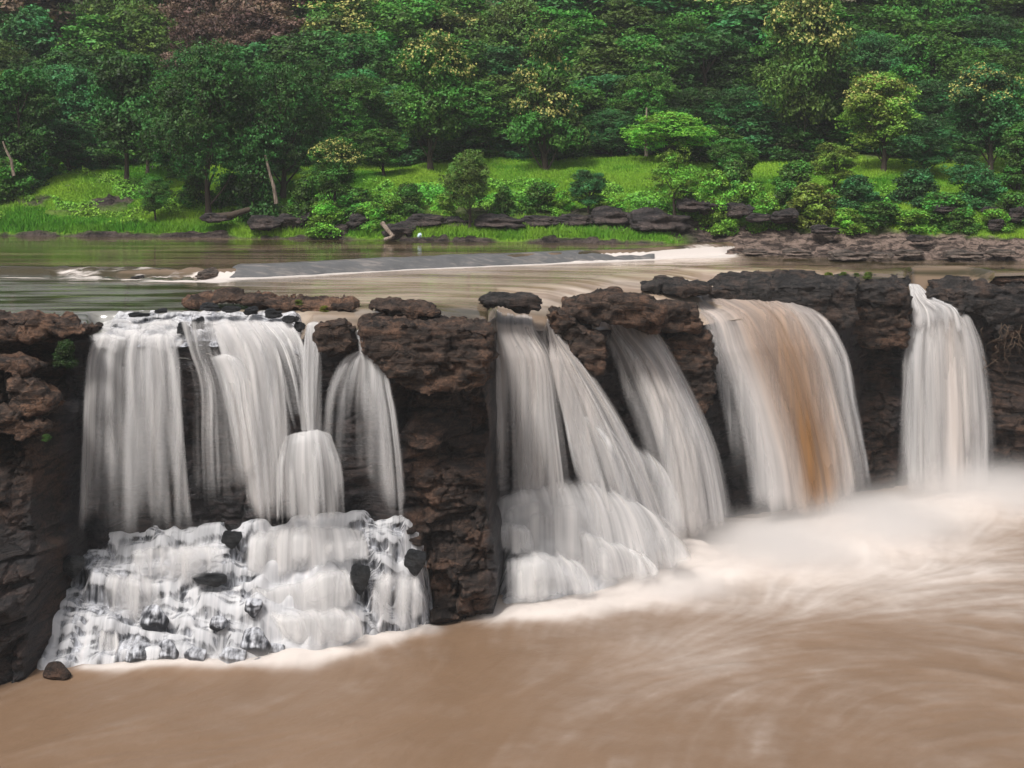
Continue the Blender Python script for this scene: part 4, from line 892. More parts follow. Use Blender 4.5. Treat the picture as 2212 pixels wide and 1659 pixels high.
# ------------------------------------------------------------------ trees
def tree_proto(seed, kind, H=10.0, W=7.0, nl=42, nsub=44, nleaf=12, leaf=.27, bare=.3, blossom=0.0, lean=0.0):
    """returns (crown mesh, trunk mesh, blossom mesh); foot at the origin, H tall, W wide"""
    rng = np.random.default_rng(seed); L = []
    cb = bare * H; ch = H - cb
    for i in range(nl):
        t = (i + .5) / nl; t = rng.uniform(0, 1) if kind != 'cone' else rng.uniform(0, 1)**1.3
        if kind == 'cone': prof = (1 - t)**.75 * .95 + .08
        elif kind == 'spread': prof = math.sin(math.pi * min(1, .25 + t * .72))**.7
        elif kind == 'bush': prof = math.cos(t * 1.35)
        else: prof = math.sin(math.pi * (.12 + t * .80))**.6
        a = rng.uniform(0, 2 * math.pi); rr = W / 2 * prof * rng.uniform(.35, .86)
        L.append((rr * math.cos(a) + lean * (cb + t * ch), rr * math.sin(a), cb + ch * (.08 + .84 * t), W * rng.uniform(.10, .21) * (1.0 if kind != 'cone' else .85)))
    L = np.array(L)
    C, N, LV, CL = [], [], [], []; BC, BN = [], []
    for (x, y, z, r) in L:
        d = rng.normal(size=(nsub, 3)); d[:, 2] += .45; d /= np.linalg.norm(d, axis=1)[:, None]
        sub = np.array([x, y, z]) + d * (r * rng.uniform(.72, 1.12, nsub))[:, None] * [1, 1, .72]
        tone = rng.uniform(0, 1); 
        for q, dd in zip(sub, d):
            sp = leaf * .75; pts = q + rng.normal(size=(nleaf, 3)) * [sp, sp, sp * .6]
            nn = dd * .7 + rng.normal(size=(nleaf, 3)) * .55 + [0, 0, .35]; nn /= np.linalg.norm(nn, axis=1)[:, None]
            C.append(pts); N.append(nn); LV.append(np.clip(rng.normal(.42 + .62 * (tone - .5), .15) + rng.normal(size=nleaf) * .09, 0, 1)); CL.append(np.full(nleaf, np.clip(rng.normal(tone, .2), 0, 1)))
        top = (z - cb) / ch
        if blossom and top > 1 - blossom and rng.uniform() < .75:
            k = int(nsub * .6); d = rng.normal(size=(k, 3)); d[:, 2] = np.abs(d[:, 2]) + .3; d /= np.linalg.norm(d, axis=1)[:, None]
            sub = np.array([x, y, z]) + d * r * 1.12 * [1, 1, .78]
            for q, dd in zip(sub, d):
                BC.append(q + rng.normal(size=(5, 3)) * .14); nn = dd + rng.normal(size=(5, 3)) * .6; BN.append(nn / np.linalg.norm(nn, axis=1)[:, None])
    C, N = np.concatenate(C), np.concatenate(N)
    crown = leaves_mesh('crown', C, N, leaf, rng, np.concatenate(LV), np.concatenate(CL))
    bl = None
    if BC:
        BC, BN = np.concatenate(BC), np.concatenate(BN); bl = leaves_mesh('blossom', BC, BN, .20, rng, rng.uniform(0, 1, len(BC)), rng.uniform(0, 1, len(BC)), .8)
    parts = []; r0 = .022 * H
    top = np.array([lean * H * .85, 0, H * .8]); zz = np.linspace(0, 1, 9)
    path = [np.array([0, 0, -.3]) * (1 - q) + top * q + np.array([math.sin(q * 5 + seed) * .02 * H, math.cos(q * 4 + seed) * .02 * H, 0]) * math.sin(q * 3.14) for q in zz]
    parts.append(tube(path, r0 * (1 - .8 * zz) * (1 + .5 * np.exp(-zz * 14)), 9))
    for i in rng.choice(nl, min(nl, 11), replace=False):
        x, y, z, r = L[i]; q = np.clip((z / H - .18) / .8, .12, .85); j = int(q * 8); a = path[j]
        e = np.array([x, y, z]); mid = (a + e) / 2 + [0, 0, -.06 * H * .3]
        parts.append(tube([a, mid, e], [r0 * .42 * (1 - q * .5), r0 * .28, r0 * .1], 6))
    V, Q = join_meshes(parts)
    return crown, mesh_np('trunk', V, Q), bl
PROTO = {
 'round1': tree_proto(1, 'round', bare=.22), 'round2': tree_proto(2, 'round', W=8, bare=.18, leaf=.21, nleaf=15, nl=50), 'round3': tree_proto(3, 'round', W=6.4, bare=.25, nl=36),
 'spread': tree_proto(4, 'spread', W=8.5, bare=.32), 'cone': tree_proto(5, 'cone', W=6, bare=.10, nl=46),
 'tall': tree_proto(6, 'round', W=5.5, bare=.3, nl=40, leaf=.34, nleaf=8), 'bloom1': tree_proto(7, 'round', W=7, bare=.25, blossom=.45), 'bloom2': tree_proto(8, 'cone', W=6.5, bare=.12, blossom=.75, nl=44),
 'lean': tree_proto(9, 'round', W=6.5, bare=.34, lean=.10), 'airy': tree_proto(10, 'spread', W=7.5, bare=.30, nl=30, nsub=22, leaf=.28),
 'bush1': tree_proto(11, 'bush', H=10, W=10, bare=.0, nl=34, leaf=.62, nsub=30), 'bush2': tree_proto(12, 'bush', H=10, W=9, bare=.02, nl=30, leaf=.66, nsub=28),
 'thin': tree_proto(13, 'spread', W=8, bare=.18, nl=34, nsub=30, leaf=.20, nleaf=12),
}
PROTO['thin'] = tree_proto(31, 'spread', W=8, bare=.30, nl=60, nsub=40, leaf=.26, nleaf=12)
PROTO['big'] = tree_proto(21, 'spread', W=9.5, bare=.26, nl=80, nsub=46, nleaf=11, leaf=.20)
PROTO['big2'] = tree_proto(22, 'round', W=8, bare=.2, nl=70, nsub=44, nleaf=11, leaf=.20)
PW = {'big': 9.5, 'big2': 8, 'round1': 7, 'round2': 8, 'round3': 6.4, 'spread': 8.5, 'cone': 6, 'tall': 5.5, 'bloom1': 7, 'bloom2': 6.5, 'lean': 6.5, 'airy': 7.5, 'bush1': 10, 'bush2': 9, 'thin': 8}
DK = (.036, .120, .018); MD = (.066, .200, .020); BL = (.040, .165, .036); LG = (.15, .38, .022); YG = (.16, .27, .026); RU = (.17, .108, .078); OL = (.085, .16, .022)
trng = np.random.default_rng(77)
def put_tree(name, label, cat, x, ytop, wpx, Y, proto, col, group=None, flip=1, rot=None, zoff=0.0):
    z0 = float(zbank(np.array(float(x)), np.array(float(Y)))) + zoff; zt_ = HC - (ytop - HY) / F * Y; H = max(zt_ - z0, .5); W = wpx / F * Y
    cr, tr, bl = PROTO[proto]; e = bpy.data.objects.new(name, None); sc.collection.objects.link(e); e.empty_display_size = .5
    e.location = ((x - CX) / F * Y, Y, z0); sw = W / PW[proto] * .98; e.scale = (sw * flip, sw, H / 10 * 1.0)
    e.rotation_euler[2] = float(trng.uniform(0, 6.28)) if rot is None else rot
    tag(e, label, cat, group)
    j = trng.uniform(.86, 1.16); c = tuple(float(np.clip(v * j * trng.uniform(.93, 1.07), 0, 1)) for v in col) + (1,)
    o = link('crown' if cat != 'shrub' else 'foliage', cr, M['leaf'], e); o.color = c
    link('trunk' if cat != 'shrub' else 'stem', tr, M['bark'], e)
    if bl: link('blossom', bl, M['bloss'], e)
    return e
T_ = [
 # trees standing on the meadow and bank, as in the photograph
 ('big', DK, 452, 108, 300, 114.5, 'huge dark spreading tree on the left with a straight bare trunk at the bank'),
 ('big2', DK, 610, 118, 230, 119.0, 'big dark tree crowding against the right side of the huge spreading tree'),
 ('tall', DK, 272, 120, 150, 121.0, 'slender tree with a thin black trunk on the left meadow'),
 ('lean', MD, 318, 205, 120, 129.0, 'small leaning tree behind the left meadow with a dark bent trunk'),
 ('bloom1', MD, 930, 82, 190, 127.0, 'tall tree with yellow blossom on top and a leaning bare trunk behind the meadow'),
 ('thin', (.12, .26, .03), 1014, 332, 118, 108.6, 'small umbrella shaped tree on a thin trunk at the water edge'),
 ('airy', LG, 1458, 322, 130, 109.3, 'bright light green tree on a thin leaning trunk at the rocky bank'),
 ('spread', LG, 1440, 245, 205, 128.5, 'bright light green spreading tree behind the meadow beside the broken pale trunk'),
 ('bloom1', OL, 1738, 0, 200, 132.0, 'tall olive tree with yellow blossom and a thin bare trunk on the right'),
 ('bloom2', MD, 1178, 62, 180, 128.0, 'tall conical tree dotted with pale blossom down to the meadow'),
 ('bloom1', YG, 1908, 168, 190, 124.0, 'tree with a bright yellow flowering top above the right bank'),
 ('bloom1', MD, 722, 306, 130, 112.5, 'short bushy tree with cream blossom at the bank beside the dark hollow'),
 ('bloom1', BL, 2138, 150, 190, 124.0, 'blue green tree with pale blossom near the right edge'),
 ('round3', YG, 1802, 310, 100, 117.5, 'small lime topped tree with a forked trunk below the olive tree'),
 ('airy', BL, 2088, 332, 110, 113.0, 'small pale green tree with a short trunk near the right edge'),
 ('round3', BL, 1272, 368, 85, 109.8, 'small blue green tree standing at the rocks right of the meadow'),
 ('round1', MD, 335, 382, 78, 113.5, 'small round dark green tree on the left grassy slope'),
 ('round2', BL, 1320, 236, 120, 134.0, 'rounded blue green tree behind the meadow left of the bright spreading tree'),
 ('round2', MD, 762, 168, 200, 132.0, 'rounded mid green tree behind the dark hollow'),
 ('round3', MD, 830, 280, 110, 124.0, 'leafy young tree at the left end of the middle meadow'),
 ('round1', DK, 40, 150, 170, 121.0, 'dark tree at the left edge over a pale bare stem'),
 ('round3', BL, 150, 262, 130, 126.0, 'blue green thicket tree behind the left meadow'),
 ('round2', BL, 1995, 250, 150, 122.0, 'dark tree filling the gap right of the yellow flowering top'),
 ('round1', MD, 1585, 300, 110, 120.0, 'round dark green tree on the right meadow by the light green trees'),
 ('cone', MD, 2200, 260, 120, 116.0, 'narrow dark tree at the right edge of the bank'),
]
for t in T_: put_tree('tree', t[6], 'tree', t[2], t[3], t[4], t[5], t[0], t[1])
# the hillside forest: four rows, every crown its own tree
rows = [('lowest', 138, 165, 165, 'b'), ('second', 147, 95, 205, 'b'), ('third', 157, 20, 215, 'c'), ('top', 168, -60, 225, 'd')]
tones = {'DK': 'dark green', 'MD': 'mid green', 'BL': 'blue green', 'YG': 'yellowish green', 'RU': 'reddish brown', 'OL': 'olive green'}
COLS = dict(DK=DK, MD=MD, BL=BL, YG=YG, RU=RU, OL=OL)
ordn = lambda k: ['first', 'second', 'third', 'fourth', 'fifth', 'sixth', 'seventh', 'eighth', 'ninth', 'tenth', 'eleventh', 'twelfth', 'thirteenth', 'fourteenth', 'fifteenth', 'sixteenth', 'seventeenth', 'eighteenth', 'nineteenth', 'twentieth', 'twenty-first', 'twenty-second', 'twenty-third', 'twenty-fourth', 'twenty-fifth', 'twenty-sixth', 'twenty-seventh', 'twenty-eighth', 'twenty-ninth', 'thirtieth'][k]
for rn, Y0, yt0, wd, _ in rows:
    xs = np.arange(-60, 2290, wd * .6)
    for k, x in enumerate(xs):
        x = x + trng.uniform(-.18, .18) * wd; yy = yt0 + trng.uniform(-32, 30); Y = Y0 + trng.uniform(-3, 3)
        cn = trng.choice(['DK', 'MD', 'BL', 'BL', 'MD', 'OL'])
        pr = trng.choice(['round1', 'round2', 'round3', 'cone', 'tall', 'spread'])
        if rn == 'top' and (x < 200 or 340 < x < 700): cn = 'RU' if (x < 120 or 380 < x < 690) else 'OL'
        if rn == 'third' and 340 < x < 600: cn = 'RU'; yy = 30
        if rn == 'top' and trng.uniform() < .3 and x > 700: pr = 'bloom1'; cn = 'MD'
        if rn == 'third' and trng.uniform() < .28 and x > 650: pr = 'bloom1'; cn = 'OL'
        put_tree('tree', f"{tones[cn]} {'blossoming ' if pr == 'bloom1' else ''}tree, {ordn(k)} from the left in the {rn} row of the hillside forest", 'tree', x, yy, wd * trng.uniform(.95, 1.3), Y, pr, COLS[cn], 'trees of the hillside forest')
for k, x in enumerate(np.arange(-50, 2290, 84)):
    x = x + trng.uniform(-20, 20)
    put_tree('shrub', f"understory bush, {ordn(k)} from the left along the dark foot of the hillside forest", 'shrub', x, 262 + trng.uniform(-25, 25), 130 * trng.uniform(.9, 1.3), 134.5 + trng.uniform(-2, 2), 'bush1' if k % 2 else 'bush2', [DK, MD, BL][k % 3], 'understory bushes at the forest foot')
# shrubs on the bank
S_ = [
 (545, 352, 100, 113.8, DK, 'round dark bush under the huge spreading tree'), (880, 402, 80, 112.0, MD, 'dark double bush at the bank left of the umbrella tree'),
 (845, 425, 60, 111.0, LG, 'lime bush at the left foot of the middle meadow'), (1090, 408, 60, 111.5, MD, 'pointed dark bush just right of the umbrella tree'),
 (1168, 398, 88, 111.3, MD, 'broad dark bush below the middle meadow'), (1215, 418, 60, 111.0, LG, 'lime bush touching the broad dark bush on its right'),
 (1545, 372, 90, 112.5, LG, 'bright bush right of the leaning light green tree'), (1590, 352, 85, 116.0, MD, 'dark green bush on the right meadow'),
 (1620, 398, 90, 111.0, LG, 'lime bush above the dark bank boulders'), (1545, 430, 90, 109.4, LG, 'low lime bush beside the dark outcrop'),
 (1700, 395, 70, 112.5, MD, 'small dark bush below the tall olive tree'), (1752, 402, 130, 110.0, YG, 'large yellow green bush on the right bank'),
 (1720, 350, 100, 117.0, MD, 'bush around the foot of the tall olive tree'), (1850, 385, 110, 112.0, BL, 'grey green bush behind the large yellow green bush'),
 (1900, 440, 110, 108.6, MD, 'low spreading bush on the right bank below the grass gap'), (1980, 372, 120, 112.5, BL, 'pale blue green bush right of the grass gap'),
 (2040, 420, 120, 108.8, MD, 'dense bush above the grass shelf on the right'), (2120, 372, 120, 111.5, BL, 'wide pale bush near the right edge'),
 (1970, 455, 90, 107.4, LG, 'small bush at the front of the right thicket'), (2075, 455, 80, 107.2, MD, 'dark bush at the front edge of the right thicket'),
 (2190, 420, 90, 108.0, MD, 'bush at the right edge above the boulders'), (660, 392, 90, 112.0, MD, 'green bush left of the cream blossoming tree'),
 (770, 410, 90, 111.5, MD, 'bush right of the cream blossoming tree'), (700, 440, 100, 109.8, LG, 'bright low bush on the bank below the cream blossoming tree'),
 (800, 440, 80, 110.0, LG, 'bright low bush over the dark bank rocks'), (425, 368, 80, 118.0, MD, 'bush behind the trunk of the huge spreading tree'),
 (500, 378, 70, 117.0, DK, 'dark bush beside the trunk of the huge spreading tree'), (60, 330, 110, 122.0, BL, 'thick bush at the left end of the meadow'),
 (20, 345, 100, 119.0, MD, 'thick bush at the left edge'), (170, 330, 90, 128.0, BL, 'blue green bush behind the left meadow'),
 (232, 325, 80, 130.0, MD, 'bush behind the slender black trunk'), (388, 330, 70, 127.0, MD, 'bush right of the small leaning tree'),
 (115, 345, 40, 124.0, MD, 'small bush on the crest of the left meadow'), (1035, 325, 110, 133.0, MD, 'bush on the far side of the middle meadow'),
 (1110, 330, 100, 134.0, BL, 'thicket bush behind the middle meadow by the conical tree'), (960, 425, 70, 110.8, LG, 'lime bush beside the trunk of the umbrella tree'),
 (1320, 430, 80, 110.0, LG, 'low lime bush on the rocks right of the small blue green tree'), (1480, 410, 70, 111.4, MD, 'bush behind the leaning light green tree'),
 (1660, 430, 80, 109.2, LG, 'low bush between the bank boulders'), (1830, 455, 80, 107.8, LG, 'bright low bush above the rock shelf'),
 (2150, 455, 70, 106.8, LG, 'low bright bush near the right edge boulders'), (600, 330, 120, 128.0, DK, 'dark thicket bush in the shadowed hollow'),
]
for i, s in enumerate(S_):
    put_tree('shrub', s[5], 'shrub', s[0], s[1] - 4, s[2], s[3], 'bush1' if i % 2 else 'bush2', s[4], 'shrubs along the far bank', zoff=-.25)
# bare pale trunks
def dead(label, pts, Y, r):
    W = [P(a, b, Y) for a, b in pts]; W[0][2] -= .3; org = W[0].copy(); V, Q = tube([q - org for q in W], np.linspace(r, r * .45, len(W)), 8)
    o = link('dead_trunk', mesh_np('dead_trunk', V, Q), M['pbark']); o.location = org; return tag(o, label, 'dead tree', 'bare pale trunks')
dead('pale broken trunk leaning beside the round dark bush', [(597, 432), (592, 405), (583, 375), (573, 335)], 113.0, .19)
dead('thin pale bare stem at the left edge', [(30, 372), (24, 345), (12, 322), (6, 305)], 116.0, .14)
dead('short broken pale trunk rising above the bright spreading tree', [(1396, 330), (1396, 280), (1397, 232)], 127.0, .18)

# ------------------------------------------------------------------ bank boulders, logs, litter
def boulder_mesh(seed, flat=.6, chop=.88, rgh=1.0):
    me = bpy.data.meshes.new('b'); import bmesh
    bm = bmesh.new(); bmesh.ops.create_icosphere(bm, subdivisions=5, radius=1.0); bm.to_mesh(me); bm.free()
    n = len(me.vertices); co = np.empty(n * 3, np.float32); me.vertices.foreach_get('co', co); co = co.reshape(-1, 3).astype(float)
    Q = np.array([list(p.vertices) for p in me.polygons]); bpy.data.meshes.remove(me)
    rng = np.random.default_rng(seed); no = co.copy()
    for k in range(16):     # chop planes
        d = rng.normal(size=3); d /= np.linalg.norm(d); h = rng.uniform(.55, .9); over = np.maximum(co @ d - h, 0); co -= over[:, None] * d * chop
    co = co * [1, .8, flat]
    x, y, z = co.T; d = fbm(x * 1.5, y * 1.5, z * 2.5, 5, seed) * .16 * rgh + vnoise(x * .6, y * .6, z * 6, seed + 5) * .05 * rgh
    co = co + no * d[:, None]
    return mesh_np('boulder', co, Q, attrs={'wet': np.zeros(n)}, smooth=rgh < 1)
BM = [boulder_mesh(k, f, .9, 2.2) for k, f in ((1, .55), (2, .75), (3, .45), (4, .9))]
BM += [boulder_mesh(k + 20, f, .8, .8) for k, f in ((1, .55), (2, .75), (3, .45), (4, .9))]
def boulder(label, x, y, wpx, hpx, Y, mat, k, group, rot=None, sink=.35):
    o = bpy.data.objects.new('boulder', BM[k]); sc.collection.objects.link(o)
    if not BM[k].materials: BM[k].materials.append(M['bankr'])
    o.material_slots[0].link = 'OBJECT'; o.material_slots[0].material = M[mat]
    W = wpx / F * Y / 2; H = hpx / F * Y / 2; p = P(x, y, Y); o.location = p; o.scale = (W, W * .9, H / (.6, .8, .5, .9)[k % 4])
    o.rotation_euler[2] = float(trng.uniform(-.5, .5)) if rot is None else rot
    return tag(o, label, 'boulder', group)
GB = 'dark boulders along the far bank'
BB = [
 (470, 470, 70, 22, 111.2, 'bankr', 0, 'low dark boulder at the foot of the huge spreading tree'), (575, 482, 90, 34, 110.6, 'bankr', 0, 'long dark boulder below the pale broken trunk'),
 (640, 478, 90, 40, 110.8, 'bankr', 1, 'lumpy dark boulder left of the cream blossoming tree'), (720, 498, 90, 34, 109.8, 'bankr', 0, 'dark boulder at the water below the cream blossoming tree'),
 (785, 478, 80, 40, 110.0, 'bankr', 1, 'dark boulder under the low lime bush'), (870, 500, 90, 40, 108.4, 'bankr', 1, 'black boulder beside the stranded logs'),
 (925, 476, 90, 30, 109.4, 'bankr', 0, 'dark boulder left of the umbrella tree trunk'), (985, 482, 70, 22, 109.6, 'bankr', 2, 'flat dark rock behind the umbrella tree trunk'),
 (1080, 480, 110, 26, 108.8, 'bankr', 2, 'flat dark rock right of the umbrella tree trunk'), (1170, 478, 90, 26, 109.0, 'bankr', 0, 'dark rock above the middle grass strip'),
 (1245, 476, 80, 28, 108.8, 'bankr', 0, 'dark rock below the small blue green tree'), (1330, 470, 110, 36, 108.8, 'bankr', 2, 'wide dark outcrop right of the small blue green tree'),
 (1420, 480, 130, 46, 107.6, 'bankr', 2, 'broad dark outcrop under the leaning light green tree'), (1495, 444, 70, 24, 108.6, 'bankr', 2, 'light grey flat stone right of the leaning trunk'),
 (1545, 448, 80, 34, 109.4, 'bankr', 1, 'black boulder right of the light flat stone'), (1595, 455, 70, 34, 109.0, 'bankr', 0, 'dark boulder under the lime bush on the right bank'),
 (1700, 468, 80, 28, 108.0, 'bankr', 1, 'dark pitted boulder in the grass of the right bank'), (1640, 470, 60, 20, 108.0, 'bankr', 0, 'small dark boulder left of the pitted boulder'),
 (1780, 496, 60, 16, 106.4, 'bankr', 2, 'low flat stone in the grass above the rock shelf'), (1985, 515, 50, 16, 104.6, 'bankr', 0, 'small dark stone on the grass edge of the shelf'),
 (2040, 452, 50, 14, 107.6, 'bankr', 2, 'brown stone inside the right thicket'), (2150, 484, 44, 26, 106.0, 'bankr', 3, 'dark upright boulder near the right edge'),
 (2195, 462, 44, 34, 106.6, 'bankr', 3, 'tall boulder at the right edge of the bank'), (2140, 455, 40, 18, 107.6, 'bankr', 0, 'small boulder above the dark upright boulder'),
]
for b in BB: boulder(b[7], b[0], b[1], b[2] * 1.1, b[3] * 1.3, b[4], b[5], b[6], GB)
PS = [(1832, 553, 86, 18, 101.2, 'largest pale slab at the water edge of the right shelf'), (1900, 552, 60, 14, 101.4, 'pale tilted slab right of the largest pale slab'),
 (1720, 546, 60, 12, 103.0, 'pale slab near the right end of the weir'), (1960, 546, 70, 12, 101.8, 'brownish slab on the right shelf below the grass edge'),
 (2080, 550, 80, 14, 101.0, 'pale broken slab on the shelf near the right edge'), (2160, 545, 60, 12, 101.4, 'small pale slab at the right edge of the shelf'), (1630, 545, 50, 10, 103.8, 'small brown slab beside the white overflow')]
for k, b in enumerate(PS): boulder(b[5], b[0], b[1], b[2] * 1.15, b[3] * 1.5, b[4], 'pale', (2, 0)[k % 2], 'pale slabs on the right shelf')
# boulders at the foot of the left cascade and on its ledge
CB = [(498, 1153, 46, 40, 67.2, 3, 'black rounded boulder at the top of the cascade beside the bright chute'), (500, 1412, 62, 56, 63.7, 3, 'largest dome shaped boulder at the cascade foot'),
 (548, 1382, 66, 60, 64.2, 1, 'grey boulder right of the dome shaped boulder'), (592, 1400, 44, 52, 64.4, 3, 'upright grey boulder next to the bright chute'),
 (420, 1410, 54, 60, 63.6, 3, 'smooth upright boulder left of the dome shaped boulder'), (360, 1402, 52, 50, 63.7, 1, 'wet boulder with thin white drips at the cascade foot'),
 (300, 1405, 80, 44, 63.7, 0, 'long low boulder at the cascade foot'), (560, 1425, 46, 26, 63.6, 0, 'low wet stone in front of the grey boulder'),
 (205, 1430, 40, 30, 63.4, 1, 'small black stone at the left end of the cascade foot'), (120, 1445, 60, 40, 62.0, 1, 'brown stone at the waterline left of the cascade'),
 (545, 1300, 40, 44, 65.0, 3, 'dark upright rock left of the bright chute'), (155, 1210, 50, 50, 65.8, 3, 'dark block at the upper left of the cascade'),
 (775, 1235, 46, 70, 66.4, 3, 'dark pointed rock right of the bright chute'), (330, 1330, 60, 54, 64.6, 1, 'domed boulder draped with thin dark veils mid cascade'),
 (470, 1340, 46, 36, 64.4, 0, 'small wet stone in the middle of the cascade'), (460, 1245, 80, 28, 66.0, 2, 'flat wet rock shelf high on the cascade'), (895, 1200, 50, 60, 67.4, 3, 'wet block at the right edge of the cascade')]
for b in CB:
    kk = b[5] + 4; o = boulder(b[6], b[0], b[1] + 8, b[2] * 1.15, b[3] * 1.2, b[4] + .25, 'cliff' if b[0] < 140 else 'wetr' if b[0] < 215 or b[1] < 1260 else 'filmrock', kk, 'wet boulders of the left cascade')
# logs, bag
def log(label, pts, Y, r, mat='pbark'):
    W = [P(a, b, Y + dy) for a, b, dy in pts]; org = W[0].copy(); V, Q = tube([q - org for q in W], np.linspace(r, r * .7, len(W)), 8)
    o = link('log', mesh_np('log', V, Q), M[mat]); o.location = org; return tag(o, label, 'log', 'stranded logs')
log('pale stranded log leaning on the black boulder, the upper one', [(826, 482, 0), (838, 498, -.6), (850, 512, -1.2)], 107.6, .19)
log('pale stranded log lying lower at the water edge', [(830, 518, 0), (842, 514, 0), (852, 508, .3)], 106.2, .16)
log('dark fallen trunk lying at the foot of the huge spreading tree', [(455, 470, 0), (500, 464, 0), (540, 452, .4)], 110.8, .3, 'bark')
g = NG('plastic'); pm = g.done(g.bsdf((.55, .68, .74), .4))
o = boulder('small crumpled pale blue plastic bag at the water edge by the logs', 907, 509, 14, 12, 106.4, 'bankr', 1, None); o.name = 'plastic_bag'; o['category'] = 'bag'
o.material_slots[0].material = pm
# broken end blocks and stones of the weir
for lb, x, y, w_, h_, Y, m_ in (('pale weathered stone block at the left end of the weir', 452, 594, 66, 30, 86.7, 'pale'), ('rust tinted stub stone left of the weir end block', 402, 592, 14, 14, 88.0, 'rust'),
                             ('dark stone breaking the white rapids left of the weir', 300, 600, 40, 10, 86.6, 'black')):
    boulder(lb, x, y, w_, h_, Y, m_, 1, 'stones at the weir')
# black wet stones on the crest of the left fall
for k, (x, y, w_, h_) in enumerate([(455, 664, 50, 14), (500, 668, 44, 14), (545, 672, 46, 14), (590, 678, 40, 16), (628, 690, 40, 16), (430, 700, 40, 22), (398, 712, 34, 22), (648, 706, 30, 20), (350, 672, 40, 8), (300, 680, 50, 8)]):
    lab = ['black wet stone at the left end of the row behind the rust slab', 'black wet stone second in the row under the rust slab', 'black wet stone below the middle of the rust slab', 'black wet stone below the right half of the rust slab', 'black wet stone below the right end of the rust slab',
           'black stepped stone on the crest between the wide fall and the bright ribbon', 'black stone on the crest at the right side of the wide fall', 'black wet stone left of the narrow white column', 'small black stone on the crest of the wide fall', 'low black stone at the left crest of the wide fall'][k]
    Y = 70.6 if y < 685 else 69.2
    boulder(lab, x, y, w_, h_ * 1.4, Y, 'wetr', (2, 0, 1)[k % 3], 'wet stones on the crest of the left falls')
# weeds on the rims
def weed(label, x, y, wpx, hpx, Y, col, name='weed'):
    e = bpy.data.objects.new(name, PROTO['bush2'][0]); sc.collection.objects.link(e)
    e.location = P(x, y + hpx * .5 - (7 if x > 600 else 0), Y); e.scale = (wpx / F * Y / 9, wpx / F * Y / 9, hpx / F * Y / 10); e.color = col + (1,); e.rotation_euler[2] = x * .37
    return tag(e, label, 'weed', 'weeds on the rocks')
for lb, x, y, w_, h_, Y, c_ in [
 ('yellow green weed tuft at the left part of the black rim rock', 1722, 596, 26, 14, 93.2, (.16, .20, .02)), ('small weed tuft left on the black rim rock', 1690, 594, 16, 10, 93.4, (.14, .2, .02)),
 ('trailing weed in the middle of the black rim rock', 1790, 604, 24, 18, 92.4, (.16, .22, .02)), ('weed tuft right of the trailing weed on the rim', 1822, 600, 18, 12, 92.6, (.12, .2, .02)),
 ('bright weed tuft near the notch of the right fall', 1876, 602, 22, 16, 92.4, (.14, .22, .03)), ('small weed near the bright tuft on the rim', 1850, 600, 14, 8, 92.6, (.1, .16, .03)),
 ('yellow moss tuft at the right end of the rust slab', 700, 674, 22, 14, 72.0, (.2, .22, .02)), ('moss tuft on the middle of the rust slab', 645, 660, 20, 12, 72.2, (.12, .15, .02)),
 ('mossy tuft on the low brown slab', 860, 672, 40, 12, 70.9, (.13, .15, .03)), ('dark fern clump hanging on the left wall', 140, 765, 50, 62, 65.6, (.03, .07, .012)),
 ('tiny green fern low on the left wall', 100, 945, 22, 14, 62.2, (.05, .12, .015)), ]:
    weed(lb, x, y, w_, h_, Y, c_)
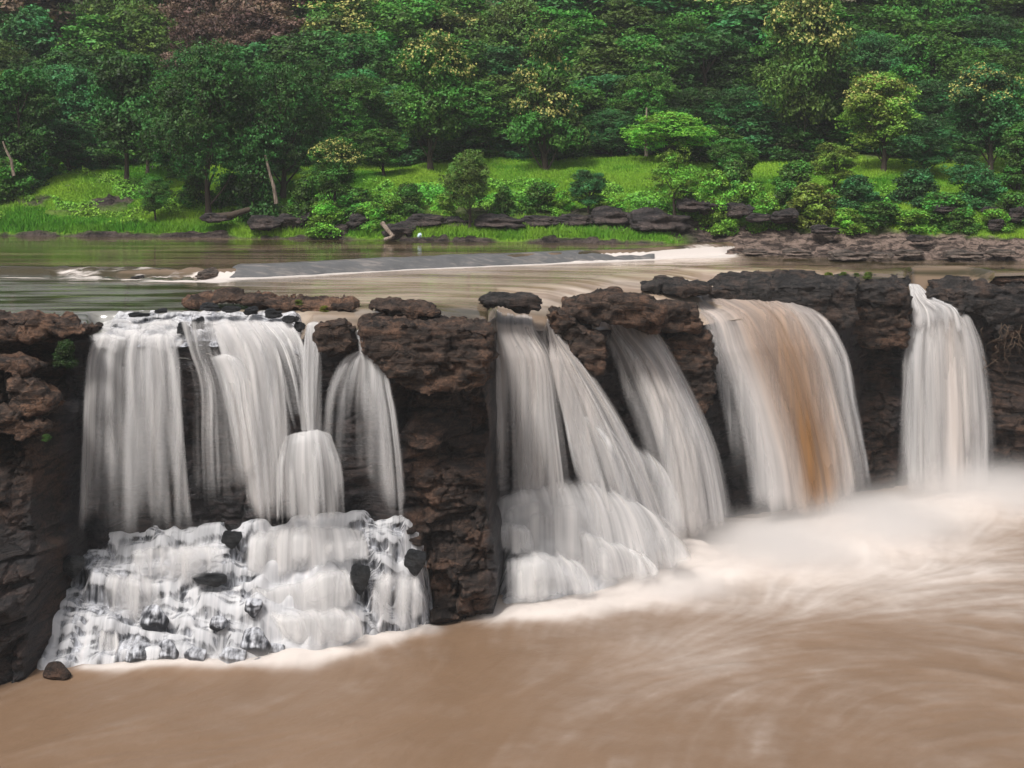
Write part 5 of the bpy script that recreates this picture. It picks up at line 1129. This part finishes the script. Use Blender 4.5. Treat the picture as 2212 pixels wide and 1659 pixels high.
# dry creeper on the right wall
rng = np.random.default_rng(9); parts = []; org = P(2160, 700, 92.2)
for k in range(26):
    x, y = 2120 + rng.uniform(0, 90), 690 + rng.uniform(0, 90); pts = []; a = rng.uniform(.6, 2.2)
    for j in range(6):
        pts.append(P(x, y, 92.6 - .3 * math.sin(j)) - org); x += rng.normal() * 7 + 6 * math.cos(a); y += 9 * math.sin(a) + rng.normal() * 4
    parts.append(tube(pts, np.linspace(.022, .01, 6), 5))
V, Q = join_meshes(parts); o = link('dry_creeper', mesh_np('dry_creeper', V, Q)); o.location = org
g = NG('dry_stem'); o.data.materials.append(g.done(g.bsdf((.10, .065, .042), .8))); tag(o, 'tangle of dry orange creeper stems on the right wall', 'creeper')

# ------------------------------------------------------------------ spray at the foot of the falls and the air of the valley
def mist(label, c, size, dens):
    me = bpy.data.meshes.new('mist'); import bmesh
    bm = bmesh.new(); bmesh.ops.create_icosphere(bm, subdivisions=4, radius=1.0); bm.to_mesh(me); bm.free()
    o = bpy.data.objects.new('mist', me); sc.collection.objects.link(o); o.location = c; o.scale = size
    g = NG('mist_' + str(int(c[0]))); tc = g.n('ShaderNodeTexCoord'); ln = g.n('ShaderNodeVectorMath', operation='LENGTH'); g.l(tc.outputs['Object'], ln.inputs[0])
    f = g.ramp(ln.outputs['Value'], 1.0, .0, 0, 1); nz = g.noise(g.mapping((2, 2, 2)), 1, 2)
    dn = g.math('MULTIPLY', g.math('MULTIPLY', f, f), g.math('MULTIPLY', nz, dens * 2))
    p = g.n('ShaderNodeVolumePrincipled'); p.inputs['Color'].default_value = (.99, .975, .965, 1); g.l(dn, p.inputs['Density']); p.inputs['Anisotropy'].default_value = .2
    g.l(p.outputs[0], g.out.inputs[1]); me.materials.append(g.m); tag(o, kind='stuff')
mist('', (14.5, 78.5, 0.3), (8, 5, 3.6), 1.2)
mist('', (21.5, 83.5, 0.2), (9, 6, 3.8), 1.2)
mist('', (31.0, 90.0, 0.2), (11, 6, 4.0), 1.1)

mist('', (-13.5, 63.9, 0.1), (9.5, 2.0, 1.1), .7)
mist('', (8.0, 73.2, 0.1), (6.5, 3.2, 1.7), 1.0)
me = bpy.data.meshes.new('haze'); import bmesh
bm = bmesh.new(); bmesh.ops.create_cube(bm, size=1.0); bm.to_mesh(me); bm.free()
hz = bpy.data.objects.new('haze', me); sc.collection.objects.link(hz); hz.location = (0, 145, 60); hz.scale = (330, 330, 126)
g = NG('valley_air'); p = g.n('ShaderNodeVolumePrincipled'); p.inputs['Color'].default_value = (.93, .97, 1, 1); p.inputs['Density'].default_value = .00024
g.l(p.outputs[0], g.out.inputs[1]); me.materials.append(g.m); tag(hz, kind='stuff')
